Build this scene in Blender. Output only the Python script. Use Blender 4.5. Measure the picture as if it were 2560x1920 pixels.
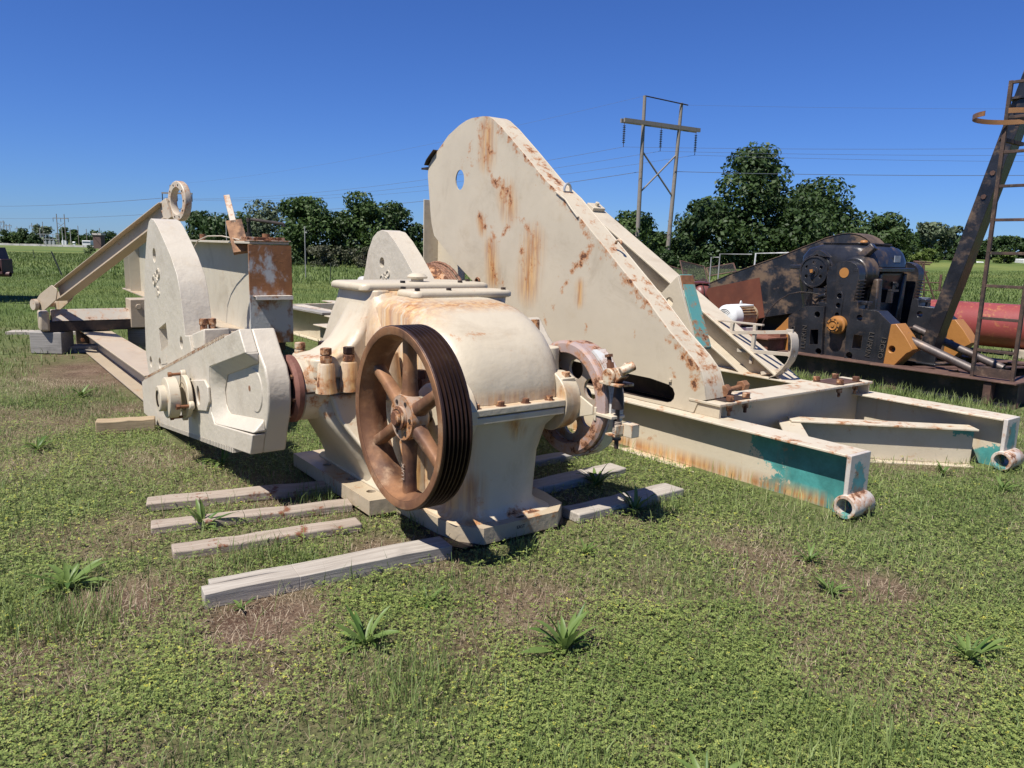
import bpy, bmesh, math, random
import numpy as np
from mathutils import Vector, Matrix, geometry
random.seed(7); rng = np.random.default_rng(11)
for o in list(bpy.data.objects): bpy.data.objects.remove(o)
SC = bpy.context.scene; COL = SC.collection
PI = math.pi
TH = math.radians(36.5)                      # the yard's machines all stand square to this heading

# ------------------------------------------------------------------ camera, sky, sun, exposure
pitch, roll = math.radians(10.1), math.radians(1.5)
F = Vector((0, math.cos(pitch), -math.sin(pitch))); R0 = Vector((1, 0, 0)); U0 = R0.cross(F)
Rt = R0*math.cos(roll) + U0*math.sin(roll); Up = -R0*math.sin(roll) + U0*math.cos(roll)
cam = bpy.data.cameras.new('camera'); camo = bpy.data.objects.new('camera', cam); COL.objects.link(camo)
camo.matrix_world = Matrix(((Rt.x, Up.x, -F.x, 0), (Rt.y, Up.y, -F.y, 0), (Rt.z, Up.z, -F.z, 1.6), (0, 0, 0, 1)))
cam.sensor_width = 36; cam.lens = 36*1900/2560; cam.clip_start = .05; cam.clip_end = 6000
SC.camera = camo
uV = Vector((math.cos(TH), math.sin(TH), 0)); wV = Vector((-math.sin(TH), math.cos(TH), 0))
sun_dir = (-uV*1.0 - wV*0.17 + Vector((0, 0, 1.75))).normalized()
W = bpy.data.worlds.new('World'); SC.world = W; W.use_nodes = True
wn = W.node_tree.nodes; wl = W.node_tree.links
sky = wn.new('ShaderNodeTexSky'); sky.sky_type = 'NISHITA'; sky.sun_disc = False
sky.sun_elevation = math.asin(sun_dir.z); sky.sun_rotation = math.atan2(sun_dir.x, sun_dir.y)
sky.altitude = 300; sky.air_density = 1.0; sky.dust_density = 0.0; sky.ozone_density = 1.0
tn_ = wn.new('ShaderNodeMix'); tn_.data_type = 'RGBA'; tn_.blend_type = 'MULTIPLY'; tn_.inputs[0].default_value = 1; tn_.inputs[7].default_value = (.34, .59, 1.2, 1)   # the deep blue of the clear sky
wl.new(sky.outputs['Color'], tn_.inputs[6]); wl.new(tn_.outputs[2], wn['Background'].inputs['Color']); wn['Background'].inputs['Strength'].default_value = 0.06
sl = bpy.data.lights.new('sun', 'SUN'); sl.energy = 5.0; sl.angle = math.radians(.5); sl.color = (1, .955, .89)
so = bpy.data.objects.new('sun', sl); COL.objects.link(so); so.rotation_euler = sun_dir.to_track_quat('Z', 'Y').to_euler()
so.location = (-10, -10, 20)
vs = SC.view_settings; vs.view_transform = 'Standard'; vs.look = 'None'; vs.gamma = 1; vs.use_curve_mapping = False; vs.exposure = 0.62

# ------------------------------------------------------------------ object helpers
ORG = {}
def tag(o, label=None, cat=None, group=None, kind=None):
    if label: o['label'] = label
    if cat: o['category'] = cat
    if group: o['group'] = group
    if kind: o['kind'] = kind
    return o
def rotz(p, a):
    c, s = math.cos(a), math.sin(a); return (c*p[0]-s*p[1], s*p[0]+c*p[1], p[2])
def thing(name, label, cat, org, rot=TH, group=None):
    """Empty at the thing's base.  org is in the frame turned by rot (u, w, z)."""
    o = bpy.data.objects.new(name, None); COL.objects.link(o); o.empty_display_size = .2
    o.location = rotz(org, rot); o.rotation_euler = (0, 0, rot)
    ORG[o] = org; return tag(o, label, cat, group)
class MB:
    def __init__(s): s.v = []; s.f = []; s.holed = False
    def add(s, vs, fs):
        b = len(s.v); s.v += [tuple(v) for v in vs]; s.f += [tuple(i+b for i in f) for f in fs]; return s
    def box(s, a, b):
        (x0, y0, z0), (x1, y1, z1) = [min(p, q) for p, q in zip(a, b)], [max(p, q) for p, q in zip(a, b)]
        return s.add([(x0,y0,z0),(x1,y0,z0),(x1,y1,z0),(x0,y1,z0),(x0,y0,z1),(x1,y0,z1),(x1,y1,z1),(x0,y1,z1)],
                     [(3,2,1,0),(4,5,6,7),(0,1,5,4),(1,2,6,5),(2,3,7,6),(3,0,4,7)])
    def prism(s, poly, a0, a1, ax='u', holes=()):
        """poly in the plane across ax: u -> (w,z), w -> (u,z), z -> (u,w)"""
        def P(p, a): return (a, p[0], p[1]) if ax == 'u' else ((p[0], a, p[1]) if ax == 'w' else (p[0], p[1], a))
        loops = [list(poly)] + [list(h) for h in holes]
        pts = [p for l in loops for p in l]; n = len(pts)
        vs = [P(p, a0) for p in pts] + [P(p, a1) for p in pts]
        fs = []
        if holes:
            s.holed = True
            tri = geometry.tessellate_polygon([[Vector((p[0], p[1], 0)) for p in l] for l in loops])
            for t in tri: fs.append(tuple(t)); fs.append(tuple(i+n for i in reversed(t)))
        else:
            fs.append(tuple(range(n))); fs.append(tuple(i+n for i in reversed(range(n))))
        b = 0
        for l in loops:
            m = len(l)
            for i in range(m):
                j = (i+1) % m; fs.append((b+i, b+j, b+j+n, b+i+n))
            b += m
        return s.add(vs, fs)
    def cyl(s, p0, p1, r0, r1=None, n=20, cap=True):
        r1 = r0 if r1 is None else r1
        p0, p1 = Vector(p0), Vector(p1); d = (p1-p0).normalized(); a = d.orthogonal().normalized(); b = d.cross(a)
        vs = [p0+(a*math.cos(2*PI*i/n)+b*math.sin(2*PI*i/n))*r0 for i in range(n)] + [p1+(a*math.cos(2*PI*i/n)+b*math.sin(2*PI*i/n))*r1 for i in range(n)]
        fs = [(i, (i+1) % n, n+(i+1) % n, n+i) for i in range(n)]
        if cap: fs += [tuple(reversed(range(n))), tuple(range(n, 2*n))]
        return s.add(vs, fs)
    def lathe(s, prof, c, d, n=32, closed=False):
        """prof: (along, radius) pairs about the axis through c along d"""
        c = Vector(c); d = Vector(d).normalized(); a = Vector((0, 0, 1)) if abs(d.z) < .9 else Vector((1, 0, 0)); a = (a-d*a.dot(d)).normalized(); b = d.cross(a)
        vs = []
        for t, r in prof: vs += [c+d*t+(a*math.cos(2*PI*i/n)+b*math.sin(2*PI*i/n))*max(r, 1e-4) for i in range(n)]
        m = len(prof); fs = []
        for k in range(m if closed else m-1):
            k2 = (k+1) % m
            fs += [(k*n+i, k*n+(i+1) % n, k2*n+(i+1) % n, k2*n+i) for i in range(n)]
        return s.add(vs, fs)
    def tube(s, pts, r, n=8, cap=True, closed=False):
        pts = [Vector(p) for p in pts]; m = len(pts); rs = r if isinstance(r, (list, tuple)) else [r]*m
        vs = []; prev = None
        for i, p in enumerate(pts):
            d = (pts[(i+1) % m]-pts[i-1]) if closed else (pts[min(i+1, m-1)]-pts[max(i-1, 0)])
            d.normalize()
            a = d.orthogonal() if prev is None else (prev-d*prev.dot(d))
            a.normalize(); prev = a; b = d.cross(a)
            vs += [p+(a*math.cos(2*PI*k/n)+b*math.sin(2*PI*k/n))*rs[i] for k in range(n)]
        fs = []
        for i in range(m if closed else m-1):
            j = (i+1) % m
            fs += [(i*n+k, i*n+(k+1) % n, j*n+(k+1) % n, j*n+k) for k in range(n)]
        if cap and not closed: fs += [tuple(reversed(range(n))), tuple(range((m-1)*n, m*n))]
        return s.add(vs, fs)
    def obox(s, p0, p1, side, s0, s1, t0, t1):
        """box from p0 to p1, s0..s1 along side, t0..t1 along the third direction (side x d)"""
        p0, p1 = Vector(p0), Vector(p1); d = (p1-p0).normalized(); sd = Vector(side); sd = (sd-d*sd.dot(d)).normalized(); up = d.cross(sd)
        if up.z < 0: up = -up
        vs = [p+sd*a+up*b for p in (p0, p1) for a, b in ((s0, t0), (s1, t0), (s1, t1), (s0, t1))]
        return s.add(vs, [(3,2,1,0),(4,5,6,7),(0,1,5,4),(1,2,6,5),(2,3,7,6),(3,0,4,7)])
    def loft(s, rings, cap=True):
        n = len(rings[0]); vs = [p for r in rings for p in r]; fs = []
        for k in range(len(rings)-1): fs += [(k*n+i, k*n+(i+1) % n, (k+1)*n+(i+1) % n, (k+1)*n+i) for i in range(n)]
        if cap: fs += [tuple(reversed(range(n))), tuple(range((len(rings)-1)*n, len(rings)*n))]
        return s.add(vs, fs)
    def hexbolt(s, c, d, r, h):
        return s.cyl(c, tuple(a+b*h for a, b in zip(c, d)), r, n=6)
def circ(cx, cy, r, n=18, ry=None): return [(cx+r*math.cos(2*PI*i/n), cy+(ry or r)*math.sin(2*PI*i/n)) for i in range(n)]
def rr(u0, u1, w0, w1, z, r=.05, n=4):
    """rounded rectangle ring at height z"""
    out = []
    for cx, cy, a in ((u1-r, w1-r, 0), (u0+r, w1-r, 90), (u0+r, w0+r, 180), (u1-r, w0+r, 270)):
        for i in range(n+1):
            t = math.radians(a+90*i/n); out.append((cx+r*math.cos(t), cy+r*math.sin(t), z))
    return out
def part(name, mb, mat, parent, bevel=0.0, seg=2, smooth=35, label=None, subsurf=0):
    """one mesh object; its vertices are given in the thing's frame"""
    root = parent
    while root is not None and root.parent is not None: root = root.parent
    org = ORG.get(root, (0, 0, 0))
    me = bpy.data.meshes.new(name)
    me.from_pydata([(x-org[0], y-org[1], z-org[2]) for x, y, z in mb.v], [], mb.f)
    me.validate(); me.materials.append(mat)
    bm = bmesh.new(); bm.from_mesh(me); bmesh.ops.recalc_face_normals(bm, faces=bm.faces)
    if mb.holed: bmesh.ops.dissolve_limit(bm, angle_limit=.004, verts=bm.verts, edges=bm.edges)
    bm.to_mesh(me); bm.free()
    if smooth:
        me.polygons.foreach_set('use_smooth', [True]*len(me.polygons)); me.set_sharp_from_angle(angle=math.radians(smooth))
    o = bpy.data.objects.new(name, me); COL.objects.link(o)
    if parent is not None: o.parent = parent
    if subsurf:
        m = o.modifiers.new('subsurf', 'SUBSURF'); m.levels = m.render_levels = subsurf
    if bevel:
        m = o.modifiers.new('bevel', 'BEVEL'); m.width = bevel; m.segments = seg; m.limit_method = 'ANGLE'; m.angle_limit = math.radians(38); m.use_clamp_overlap = True
        m.harden_normals = False
    if label: o['label'] = label
    return o
def solo(name, label, cat, mb, mat, org, rot=TH, group=None, kind=None, **k):
    """a thing that is one mesh"""
    me_mb = MB(); me_mb.v = [(x-org[0], y-org[1], z-org[2]) for x, y, z in mb.v]; me_mb.f = mb.f; me_mb.holed = mb.holed
    o = part(name, me_mb, mat, None, **k); o.location = rotz(org, rot); o.rotation_euler = (0, 0, rot); ORG[o] = org
    return tag(o, label, cat, group, kind)
def copy_tree(o, parent=None):
    c = o.copy(); COL.objects.link(c); c.parent = parent
    for ch in list(o.children): copy_tree(ch, c)
    return c
def text_mb(txt, size, depth, M):
    """flat letters extruded by depth, placed by the 4x4 matrix M"""
    cu = bpy.data.curves.new('t', 'FONT'); cu.body = txt; cu.size = size; cu.extrude = depth; cu.align_x = 'CENTER'; cu.align_y = 'CENTER'; cu.resolution_u = 3
    ob = bpy.data.objects.new('t', cu); COL.objects.link(ob)
    bpy.context.view_layer.update()
    me = bpy.data.meshes.new_from_object(ob.evaluated_get(bpy.context.evaluated_depsgraph_get()))
    mb = MB(); mb.add([tuple(M @ v.co) for v in me.vertices], [tuple(p.vertices) for p in me.polygons])
    bpy.data.objects.remove(ob); bpy.data.curves.remove(cu); bpy.data.meshes.remove(me); return mb
def frameM(c, xd, yd):
    x = Vector(xd).normalized(); y = Vector(yd); y = (y-x*y.dot(x)).normalized(); z = x.cross(y)
    return Matrix(((x.x, y.x, z.x, c[0]), (x.y, y.y, z.y, c[1]), (x.z, y.z, z.z, c[2]), (0, 0, 0, 1)))

# ------------------------------------------------------------------ materials
class NT:
    def __init__(s, name):
        s.m = bpy.data.materials.new(name); s.m.use_nodes = True; s.t = s.m.node_tree; s.n = s.t.nodes; s.b = s.n['Principled BSDF']
        s.co = s.n.new('ShaderNodeTexCoord').outputs['Object']
    def lk(s, a, b): s.t.links.new(a, b)
    def setv(s, inp, v):
        if isinstance(v, bpy.types.NodeSocket): s.lk(v, inp)
        elif isinstance(v, (tuple, list)) and len(v) == 3 and inp.type == 'RGBA': inp.default_value = (*v, 1)
        else: inp.default_value = v
    def scale(s, v, sc=(1, 1, 1), loc=(0, 0, 0)):
        n = s.n.new('ShaderNodeMapping'); s.lk(v, n.inputs[0]); n.inputs['Scale'].default_value = sc; n.inputs['Location'].default_value = loc; return n.outputs[0]
    def noise(s, sc, det=4, rough=.55, vec=None, dist=0):
        n = s.n.new('ShaderNodeTexNoise'); s.lk(vec or s.co, n.inputs['Vector']); n.inputs['Scale'].default_value = sc; n.inputs['Detail'].default_value = det
        n.inputs['Roughness'].default_value = rough; n.inputs['Distortion'].default_value = dist; return n.outputs['Fac']
    def math(s, op, a, b=0.0, clamp=False):
        n = s.n.new('ShaderNodeMath'); n.operation = op; n.use_clamp = clamp; s.setv(n.inputs[0], a); s.setv(n.inputs[1], b); return n.outputs[0]
    def mapr(s, v, a, b, c=0.0, d=1.0):
        n = s.n.new('ShaderNodeMapRange'); n.interpolation_type = 'SMOOTHSTEP'; s.lk(v, n.inputs[0])
        for i, x in enumerate((a, b, c, d)): n.inputs[i+1].default_value = x
        return n.outputs[0]
    def mix(s, f, a, b):
        n = s.n.new('ShaderNodeMix'); n.data_type = 'RGBA'; s.setv(n.inputs[0], f); s.setv(n.inputs[6], a); s.setv(n.inputs[7], b); return n.outputs[2]
    def mul(s, a, b):
        n = s.n.new('ShaderNodeMix'); n.data_type = 'RGBA'; n.blend_type = 'MULTIPLY'; n.inputs[0].default_value = 1; s.setv(n.inputs[6], a); s.setv(n.inputs[7], b); return n.outputs[2]
    def sep(s, v=None):
        n = s.n.new('ShaderNodeSeparateXYZ'); s.lk(v or s.co, n.inputs[0]); return n.outputs
    def attr(s, name):
        n = s.n.new('ShaderNodeAttribute'); n.attribute_name = name; return n.outputs
    def vm(s, op, a, b=None):
        n = s.n.new('ShaderNodeVectorMath'); n.operation = op; s.setv(n.inputs[0], a)
        if b is not None: s.setv(n.inputs[3] if op == 'SCALE' else n.inputs[1], b)
        return n.outputs['Value'] if op in ('DOT_PRODUCT', 'LENGTH', 'DISTANCE') else n.outputs['Vector']
    def edge(s, r=.012):
        b = s.n.new('ShaderNodeBevel'); b.samples = 4; b.inputs['Radius'].default_value = r
        g = s.n.new('ShaderNodeNewGeometry'); d = s.vm('DOT_PRODUCT', b.outputs[0], g.outputs['Normal'])
        return s.math('SUBTRACT', 1.0, d)
    def segs(s, L, rnd=None):
        """1 on the listed strokes ((a),(b),width) fading to 0 at their width"""
        out = None
        for a, b, wd in L:
            a, b = Vector(a), Vector(b); ab = b-a; pa = s.vm('SUBTRACT', s.co, tuple(a))
            t = s.math('DIVIDE', s.vm('DOT_PRODUCT', pa, tuple(ab)), max(ab.length_squared, 1e-6), clamp=True)
            d = s.vm('LENGTH', s.vm('SUBTRACT', pa, s.vm('SCALE', tuple(ab), t)))
            v = s.math('SUBTRACT', 1.0, s.math('DIVIDE', d, wd), clamp=True)
            out = v if out is None else s.math('MAXIMUM', out, v)
        return out
    def bump(s, h, st=.3, dist=.01):
        n = s.n.new('ShaderNodeBump'); n.inputs['Strength'].default_value = st; n.inputs['Distance'].default_value = dist; s.lk(h, n.inputs['Height']); s.lk(n.outputs[0], s.b.inputs['Normal'])
    def done(s, col, rough=.6, metal=0.0, spec=.5):
        s.setv(s.b.inputs['Base Color'], col); s.setv(s.b.inputs['Roughness'], rough); s.setv(s.b.inputs['Metallic'], metal); s.b.inputs['Specular IOR Level'].default_value = spec; return s.m
RUST_D, RUST_M, RUST_O = (.055, .024, .014), (.15, .058, .024), (.42, .19, .065)
# colours below are real-world base colours
def painted(name, base, chips=.0, stain=.3, streak=.3, edge=.6, strokes=None, attr=False, rough=.45, bump=.25, alt=None, altw=None, chipcol=RUST_D, bsc=22, stroke_gain=.3, run=None):
    """weathered enamel over steel: colour drift, chips, rust haloes, run-off streaks, worn edges"""
    t = NT(name)
    col = t.mix(t.mapr(t.noise(1.1, 5, .6), .3, .7), tuple(c*.93 for c in base), tuple(min(1, c*1.05) for c in base))
    col = t.mix(t.math('MULTIPLY', t.mapr(t.noise(3.2, 7, .68), .52, .78), .3), col, (base[0]*.72, base[1]*.62, base[2]*.47))
    if alt is not None: 
        am = t.mapr(t.math('ADD', t.math('MULTIPLY', t.segs(altw), 1.0), t.math('MULTIPLY', t.math('SUBTRACT', t.noise(6, 10, .75), .5), 2.6)), .42, .5)
        col = t.mix(am, col, t.mix(t.mapr(t.noise(3.5, 7, .7), .3, .7), tuple(c*.6 for c in alt), tuple(c*1.25 for c in alt)))
    col = t.mix(t.math('MULTIPLY', t.mapr(t.noise(1.7, 8, .72, dist=.8), .5, .72), .42), col, (base[0]*.60, base[1]*.55, base[2]*.50))
    cn = t.noise(11, 9, .72); cl = t.noise(1.9, 3, .5)
    v = t.math('ADD', cn, t.math('MULTIPLY', t.math('SUBTRACT', cl, .5), .35))
    if edge: v = t.math('ADD', v, t.math('MULTIPLY', t.mapr(t.edge(), .03, .3), .16*edge))
    if attr: v = t.math('ADD', v, t.math('MULTIPLY', t.attr('rust')['Fac'], stroke_gain))
    if strokes: v = t.math('ADD', v, t.math('MULTIPLY', t.segs(strokes), stroke_gain))
    k = .80-.14*chips
    st = t.noise(1.0, 5, .6, vec=t.scale(t.co, (9, 9, .55)))
    stv = t.math('MULTIPLY', t.math('MULTIPLY', t.mapr(st, .56, .74), t.mapr(t.noise(1.3, 3), .4, .65)), streak)
    if run or attr:
        stv = t.math('MAXIMUM', stv, t.math('MULTIPLY', t.segs(run) if run else t.attr('run')['Fac'], t.mapr(t.noise(1.0, 6, .65, vec=t.scale(t.co, (20, 20, .8))), .28, .55)))
    col = t.mix(stv, col, t.mix(t.mapr(t.noise(6, 4, .6, vec=t.scale(t.co, (5, 5, .6))), .35, .65), (.52, .30, .11), (.30, .125, .04)))
    col = t.mix(t.math('MULTIPLY', t.mapr(v, k-.13, k+.02), min(1, stain*1.6)), col, t.mix(t.noise(5, 4), RUST_O, (.30, .12, .045)))
    chip = t.mapr(v, k, k+.035)
    col = t.mix(chip, col, t.mix(t.noise(17, 4), chipcol, RUST_M))
    h = t.math('SUBTRACT', t.math('ADD', t.math('MULTIPLY', t.noise(bsc, 6, .6), .35), t.math('MULTIPLY', t.noise(2.5, 2), .5)), t.math('MULTIPLY', chip, .3))
    t.bump(h, bump, .02)
    return t.done(col, t.mix(chip, (rough,)*3, (.85,)*3))
def rusty(name, a=RUST_M, b=(.27, .12, .05), c=RUST_D, sc=6, rough=.75, metal=.15, bump=.3, dust=.35):
    t = NT(name)
    col = t.mix(t.mapr(t.noise(sc, 8, .65), .35, .65), a, b)
    col = t.mix(t.mapr(t.noise(sc*.45, 5, .6), .5, .68), col, c)
    col = t.mix(t.math('MULTIPLY', t.mapr(t.noise(sc*1.7, 8, .7), .52, .75), dust), col, (.42, .29, .18))
    t.bump(t.noise(sc*7, 6, .65), bump, .006)
    return t.done(col, rough, metal)
def blackpaint(name, brown=.5, th=.5):
    t = NT(name)
    col = t.mix(t.mapr(t.noise(2.4, 5, .6), .35, .68), (.010, .011, .014), (.024, .025, .03))
    st = t.noise(1.6, 7, .66, vec=t.scale(t.co, (2.2, 1.2, 1.6)))
    br = t.math('MULTIPLY', t.mapr(st, th, th+.13), brown)
    col = t.mix(br, col, t.mix(t.noise(7, 5), (.10, .062, .036), (.17, .11, .066)))
    col = t.mix(t.math('MULTIPLY', t.mapr(t.noise(1.2, 4, .6, vec=t.scale(t.co, (8, 8, .7))), .52, .8), .3*brown), col, (.10, .078, .06))
    ed = t.math('MULTIPLY', t.mapr(t.edge(.012), .04, .3), t.mapr(t.noise(7, 5), .35, .6)); col = t.mix(t.math('MULTIPLY', ed, .6), col, (.15, .09, .05))
    t.bump(t.noise(24, 6, .6), .3, .01)
    return t.done(col, t.mix(br, (.32,)*3, (.75,)*3))
def flat(name, col, rough=.7, var=.25, sc=8, metal=0, bump=.15):
    t = NT(name); c = t.mix(t.mapr(t.noise(sc, 6, .65), .3, .7), tuple(x*(1-var) for x in col), tuple(min(1, x*(1+var)) for x in col))
    if bump: t.bump(t.noise(sc*5, 5, .6), bump, .006)
    return t.done(c, rough, metal)
def woodmat(name, a, b, dark=(.07, .045, .03), stain=0.0):
    """boards run along local x"""
    t = NT(name); v = t.scale(t.co, (1.2, 22, 22)); g = t.noise(2.0, 8, .7, vec=v, dist=.35)
    col = t.mix(t.mapr(g, .3, .7), a, b)
    crack = t.mapr(t.noise(1.6, 5, .6, vec=t.scale(t.co, (.8, 30, 30))), .64, .7)
    col = t.mix(t.math('MULTIPLY', crack, .8), col, dark)
    col = t.mix(t.math('MULTIPLY', t.mapr(t.noise(2.3, 6, .65), .5, .72), .5), col, tuple(x*.62 for x in a))
    if stain: col = t.mix(t.math('MULTIPLY', t.mapr(t.noise(9, 6, .7, vec=t.scale(t.co, (1, .8, .8))), .57, .66), stain), col, (.16, .06, .028))
    t.bump(t.math('SUBTRACT', g, crack), .6, .006)
    return t.done(col, .85)
CREAM = (.51, .44, .325)
M_cream = painted('cream enamel', CREAM, chips=.4, stain=.5, streak=.4, edge=.5)
M_cast = painted('cream cast iron', CREAM, chips=.42, stain=.5, streak=.4, edge=.35, bump=.4, bsc=14)
M_crank = painted('cream crank casting', (.50, .445, .355), chips=.2, stain=.25, streak=.15, edge=.45, bump=.8, bsc=16)
M_rust = rusty('rusted steel')
M_sheave = rusty('browned sheave iron', a=(.13, .058, .028), b=(.28, .135, .06), c=(.065, .03, .02), sc=4, rough=.65, metal=.2, dust=.6)
M_sheave_rim = rusty('sheave groove iron', a=(.036, .019, .015), b=(.055, .029, .021), c=(.02, .012, .011), sc=5, rough=.45, metal=.5, dust=.1)
M_dark = rusty('dark oily steel and shade', a=(.02, .015, .013), b=(.05, .03, .022), c=(.01, .008, .007), rough=.6, dust=.1)
M_nut = painted('half stripped nuts', CREAM, chips=2.2, stain=.8, streak=.3, edge=1)
M_black = blackpaint('black enamel', .4, .54); M_black2 = blackpaint('black enamel dusty', .8, .51)
M_orange = painted('orange enamel', (.34, .15, .038), chips=.6, stain=.2, streak=.2, edge=.4, chipcol=(.10, .04, .02))
M_skidrust = rusty('skid rust', a=(.07, .035, .026), b=(.12, .065, .045), c=(.03, .02, .018), sc=4, dust=.35)
M_red = painted('red oxide vessel', (.24, .05, .045), chips=1.0, stain=.5, streak=.8, edge=.2, chipcol=(.06, .025, .02))
M_maroon = flat('maroon vessel', (.13, .035, .03), .45)
M_white = painted('white motor enamel', (.6, .6, .58), chips=.2, stain=.4, streak=.2, edge=.4)
M_teal = painted('teal enamel', (.10, .30, .275), chips=1.15, stain=.7, streak=.6, edge=.8)
M_wood = woodmat('silvered timber', (.26, .225, .185), (.41, .37, .31)); M_wood_s = woodmat('stained timber', (.235, .185, .14), (.36, .30, .24), stain=1.0)
M_wood_b = woodmat('tan timber', (.25, .18, .105), (.34, .26, .16))
M_wood_d = woodmat('grey timber', (.20, .185, .165), (.29, .27, .245))
M_pole = woodmat('pole wood', (.17, .145, .125), (.25, .22, .19))
# ------------------------------------------------------------------ ground
def sm(x, a, b):
    t = np.clip((x-a)/(b-a), 0, 1); return t*t*(3-2*t)
def gh(x, y):
    """terrain: level yard, falling away to the left, rising a little to the right"""
    x = np.asarray(x, float); y = np.asarray(y, float)
    left = -np.clip((y-60)*.0084, 0, 1.65)*sm(-x, 5, 60)
    right = np.clip((y-62)*.034, 0, 2.1)*sm(x, 26, 58)
    return left+right
class VN:
    """tileless value noise on a lattice"""
    def __init__(s, seed, n=256): s.g = np.random.default_rng(seed).random((n, n)); s.n = n
    def at(s, x, y, sc):
        x = np.asarray(x)*sc+1000.37; y = np.asarray(y)*sc+1000.71; i = np.floor(x).astype(int); j = np.floor(y).astype(int); f = x-i; h = y-j
        f = f*f*(3-2*f); h = h*h*(3-2*h); n = s.n; g = s.g
        return (g[i % n, j % n]*(1-f)*(1-h)+g[(i+1) % n, j % n]*f*(1-h)+g[i % n, (j+1) % n]*(1-f)*h+g[(i+1) % n, (j+1) % n]*f*h)
    def fbm(s, x, y, sc, o=4):
        r = 0; a = .5; t = 0
        for k in range(o): r = r+a*s.at(x+13*k, y-7*k, sc*2**k); t += a; a *= .55
        return r/t
vn = VN(3); vn2 = VN(5)
BARE = [(-5.2, 9.3, .9, 1.0), (-4.7, 8.7, .8, .8), (-1.05, 3.1, .42, .9), (-1.7, 3.12, .42, .8), (.05, 3.28, .5, .7), (-.7, 3.85, .3, .9), (1.3, 4.15, .35, .45), (-1.72, 2.72, .4, .6),
        (-1.45, 3.75, .45, .5), (-.75, 2.75, .45, .6), (-.25, 2.9, .4, .5), (.75, 3.35, .5, .35), (-2.5, 5.4, .6, .5), (-1.9, 4.9, .5, .4), (-3.6, 7.0, .7, .4), (-3.5, 5.2, .5, .4), (2.1, 3.5, .35, .4), (-.3, 4.6, .9, .6), (-1.3, 4.6, .6, .6), (.6, 4.6, .4, .4)]
def bare(x, y):
    b = np.zeros_like(np.asarray(x, float))
    for cx, cy, r, s_ in BARE: b = np.maximum(b, s_*np.exp(-((x-cx)**2+(y-cy)**2)/(r*r)))
    return np.clip(b*1.25*(.45+1.1*vn2.fbm(x, y, 2.2))+.55*sm(vn.fbm(x, y, 1.1), .54, .7)*(np.asarray(y) < 14), 0, 1)
xs = np.unique(np.concatenate([np.arange(-3.6, 4.01, .05), np.linspace(-16, 16, 90), np.sign(np.linspace(-1, 1, 81))*np.abs(np.linspace(-1, 1, 81))**3*2600]))
ys = np.unique(np.concatenate([np.arange(1.2, 7.01, .05), np.linspace(-30, 20, 110), 20+2800*np.linspace(0, 1, 60)**2.6, [-600, -200, -80]]))
gx, gy = np.meshgrid(xs, ys, indexing='ij'); gz = gh(gx, gy)
near = sm(14-np.abs(gy-3), 0, 8)*sm(9-np.abs(gx), 0, 4)
gz = gz + near*(.018*(vn.fbm(gx, gy, 1.4)-.5)+.012*(vn2.fbm(gx, gy, 6)-.5)) - .012*near
nx, ny = gx.shape
idx = np.arange(nx*ny).reshape(nx, ny)
quads = np.stack([idx[:-1, :-1], idx[1:, :-1], idx[1:, 1:], idx[:-1, 1:]], -1).reshape(-1, 4)
def np_mesh(name, verts, faces, mat, attrs=None, smooth=True):
    """mesh from numpy arrays; faces (n,k)"""
    me = bpy.data.meshes.new(name); nv = len(verts); nf, k = faces.shape
    me.vertices.add(nv); me.vertices.foreach_set('co', np.ascontiguousarray(verts, np.float32).ravel())
    me.loops.add(nf*k); me.polygons.add(nf)
    me.loops.foreach_set('vertex_index', faces.astype(np.int32).ravel()); me.polygons.foreach_set('loop_start', np.arange(0, nf*k, k, dtype=np.int32))
    if smooth: me.polygons.foreach_set('use_smooth', np.ones(nf, bool))
    for an, av in (attrs or {}).items():
        a = me.attributes.new(an, 'FLOAT', 'POINT'); a.data.foreach_set('value', np.ascontiguousarray(av, np.float32))
    me.update(calc_edges=True); me.materials.append(mat)
    o = bpy.data.objects.new(name, me); COL.objects.link(o); return o
t = NT('earth and turf')
soil = t.mix(t.mapr(t.noise(3, 6, .6), .35, .65), (.085, .05, .033), (.15, .10, .068))
soil = t.mix(t.math('MULTIPLY', t.mapr(t.noise(60, 3, .6), .5, .66), .4), soil, (.36, .29, .2))
soil = t.mix(t.math('MULTIPLY', t.mapr(t.noise(34, 4, .6), .5, .7), .5), soil, (.05, .035, .025))
turf = t.mix(t.mapr(t.noise(9, 6, .7), .3, .7), (.05, .065, .022), (.12, .14, .05))
turf = t.mix(t.math('MULTIPLY', t.mapr(t.noise(45, 4, .6), .5, .65), .4), turf, (.22, .19, .10))
mead = t.mix(t.mapr(t.noise(.35, 5, .6), .35, .65), (.06, .095, .024), (.105, .14, .038))
mead = t.mix(t.mapr(t.noise(.06, 5, .6, vec=t.scale(t.co, (.35, 1, 1))), .42, .62), mead, (.15, .175, .05))
mead = t.mix(t.math('MULTIPLY', t.mapr(t.noise(2.2, 7, .7, vec=t.scale(t.co, (.5, 1, 1))), .48, .7), .55), mead, (.04, .07, .016))
mead = t.mix(t.math('MULTIPLY', t.mapr(t.noise(.05, 5, .6, vec=t.scale(t.co, (.3, 1.5, 1), (3, 0, 0))), .58, .7), .6), mead, (.165, .155, .07))
col = t.mix(t.attr('bare')['Fac'], turf, soil); col = t.mix(t.attr('far')['Fac'], col, mead)
t.bump(t.math('ADD', t.noise(40, 6, .65), t.math('MULTIPLY', t.noise(7, 4), 1.2)), .8, .02)
M_ground = t.done(col, .95, spec=.15)
far = np.clip(sm(gy, 10, 17), 0, 1)
g = np_mesh('ground', np.stack([gx, gy, gz], -1).reshape(-1, 3), quads, M_ground, {'bare': bare(gx, gy).ravel(), 'far': far.ravel()})
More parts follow.
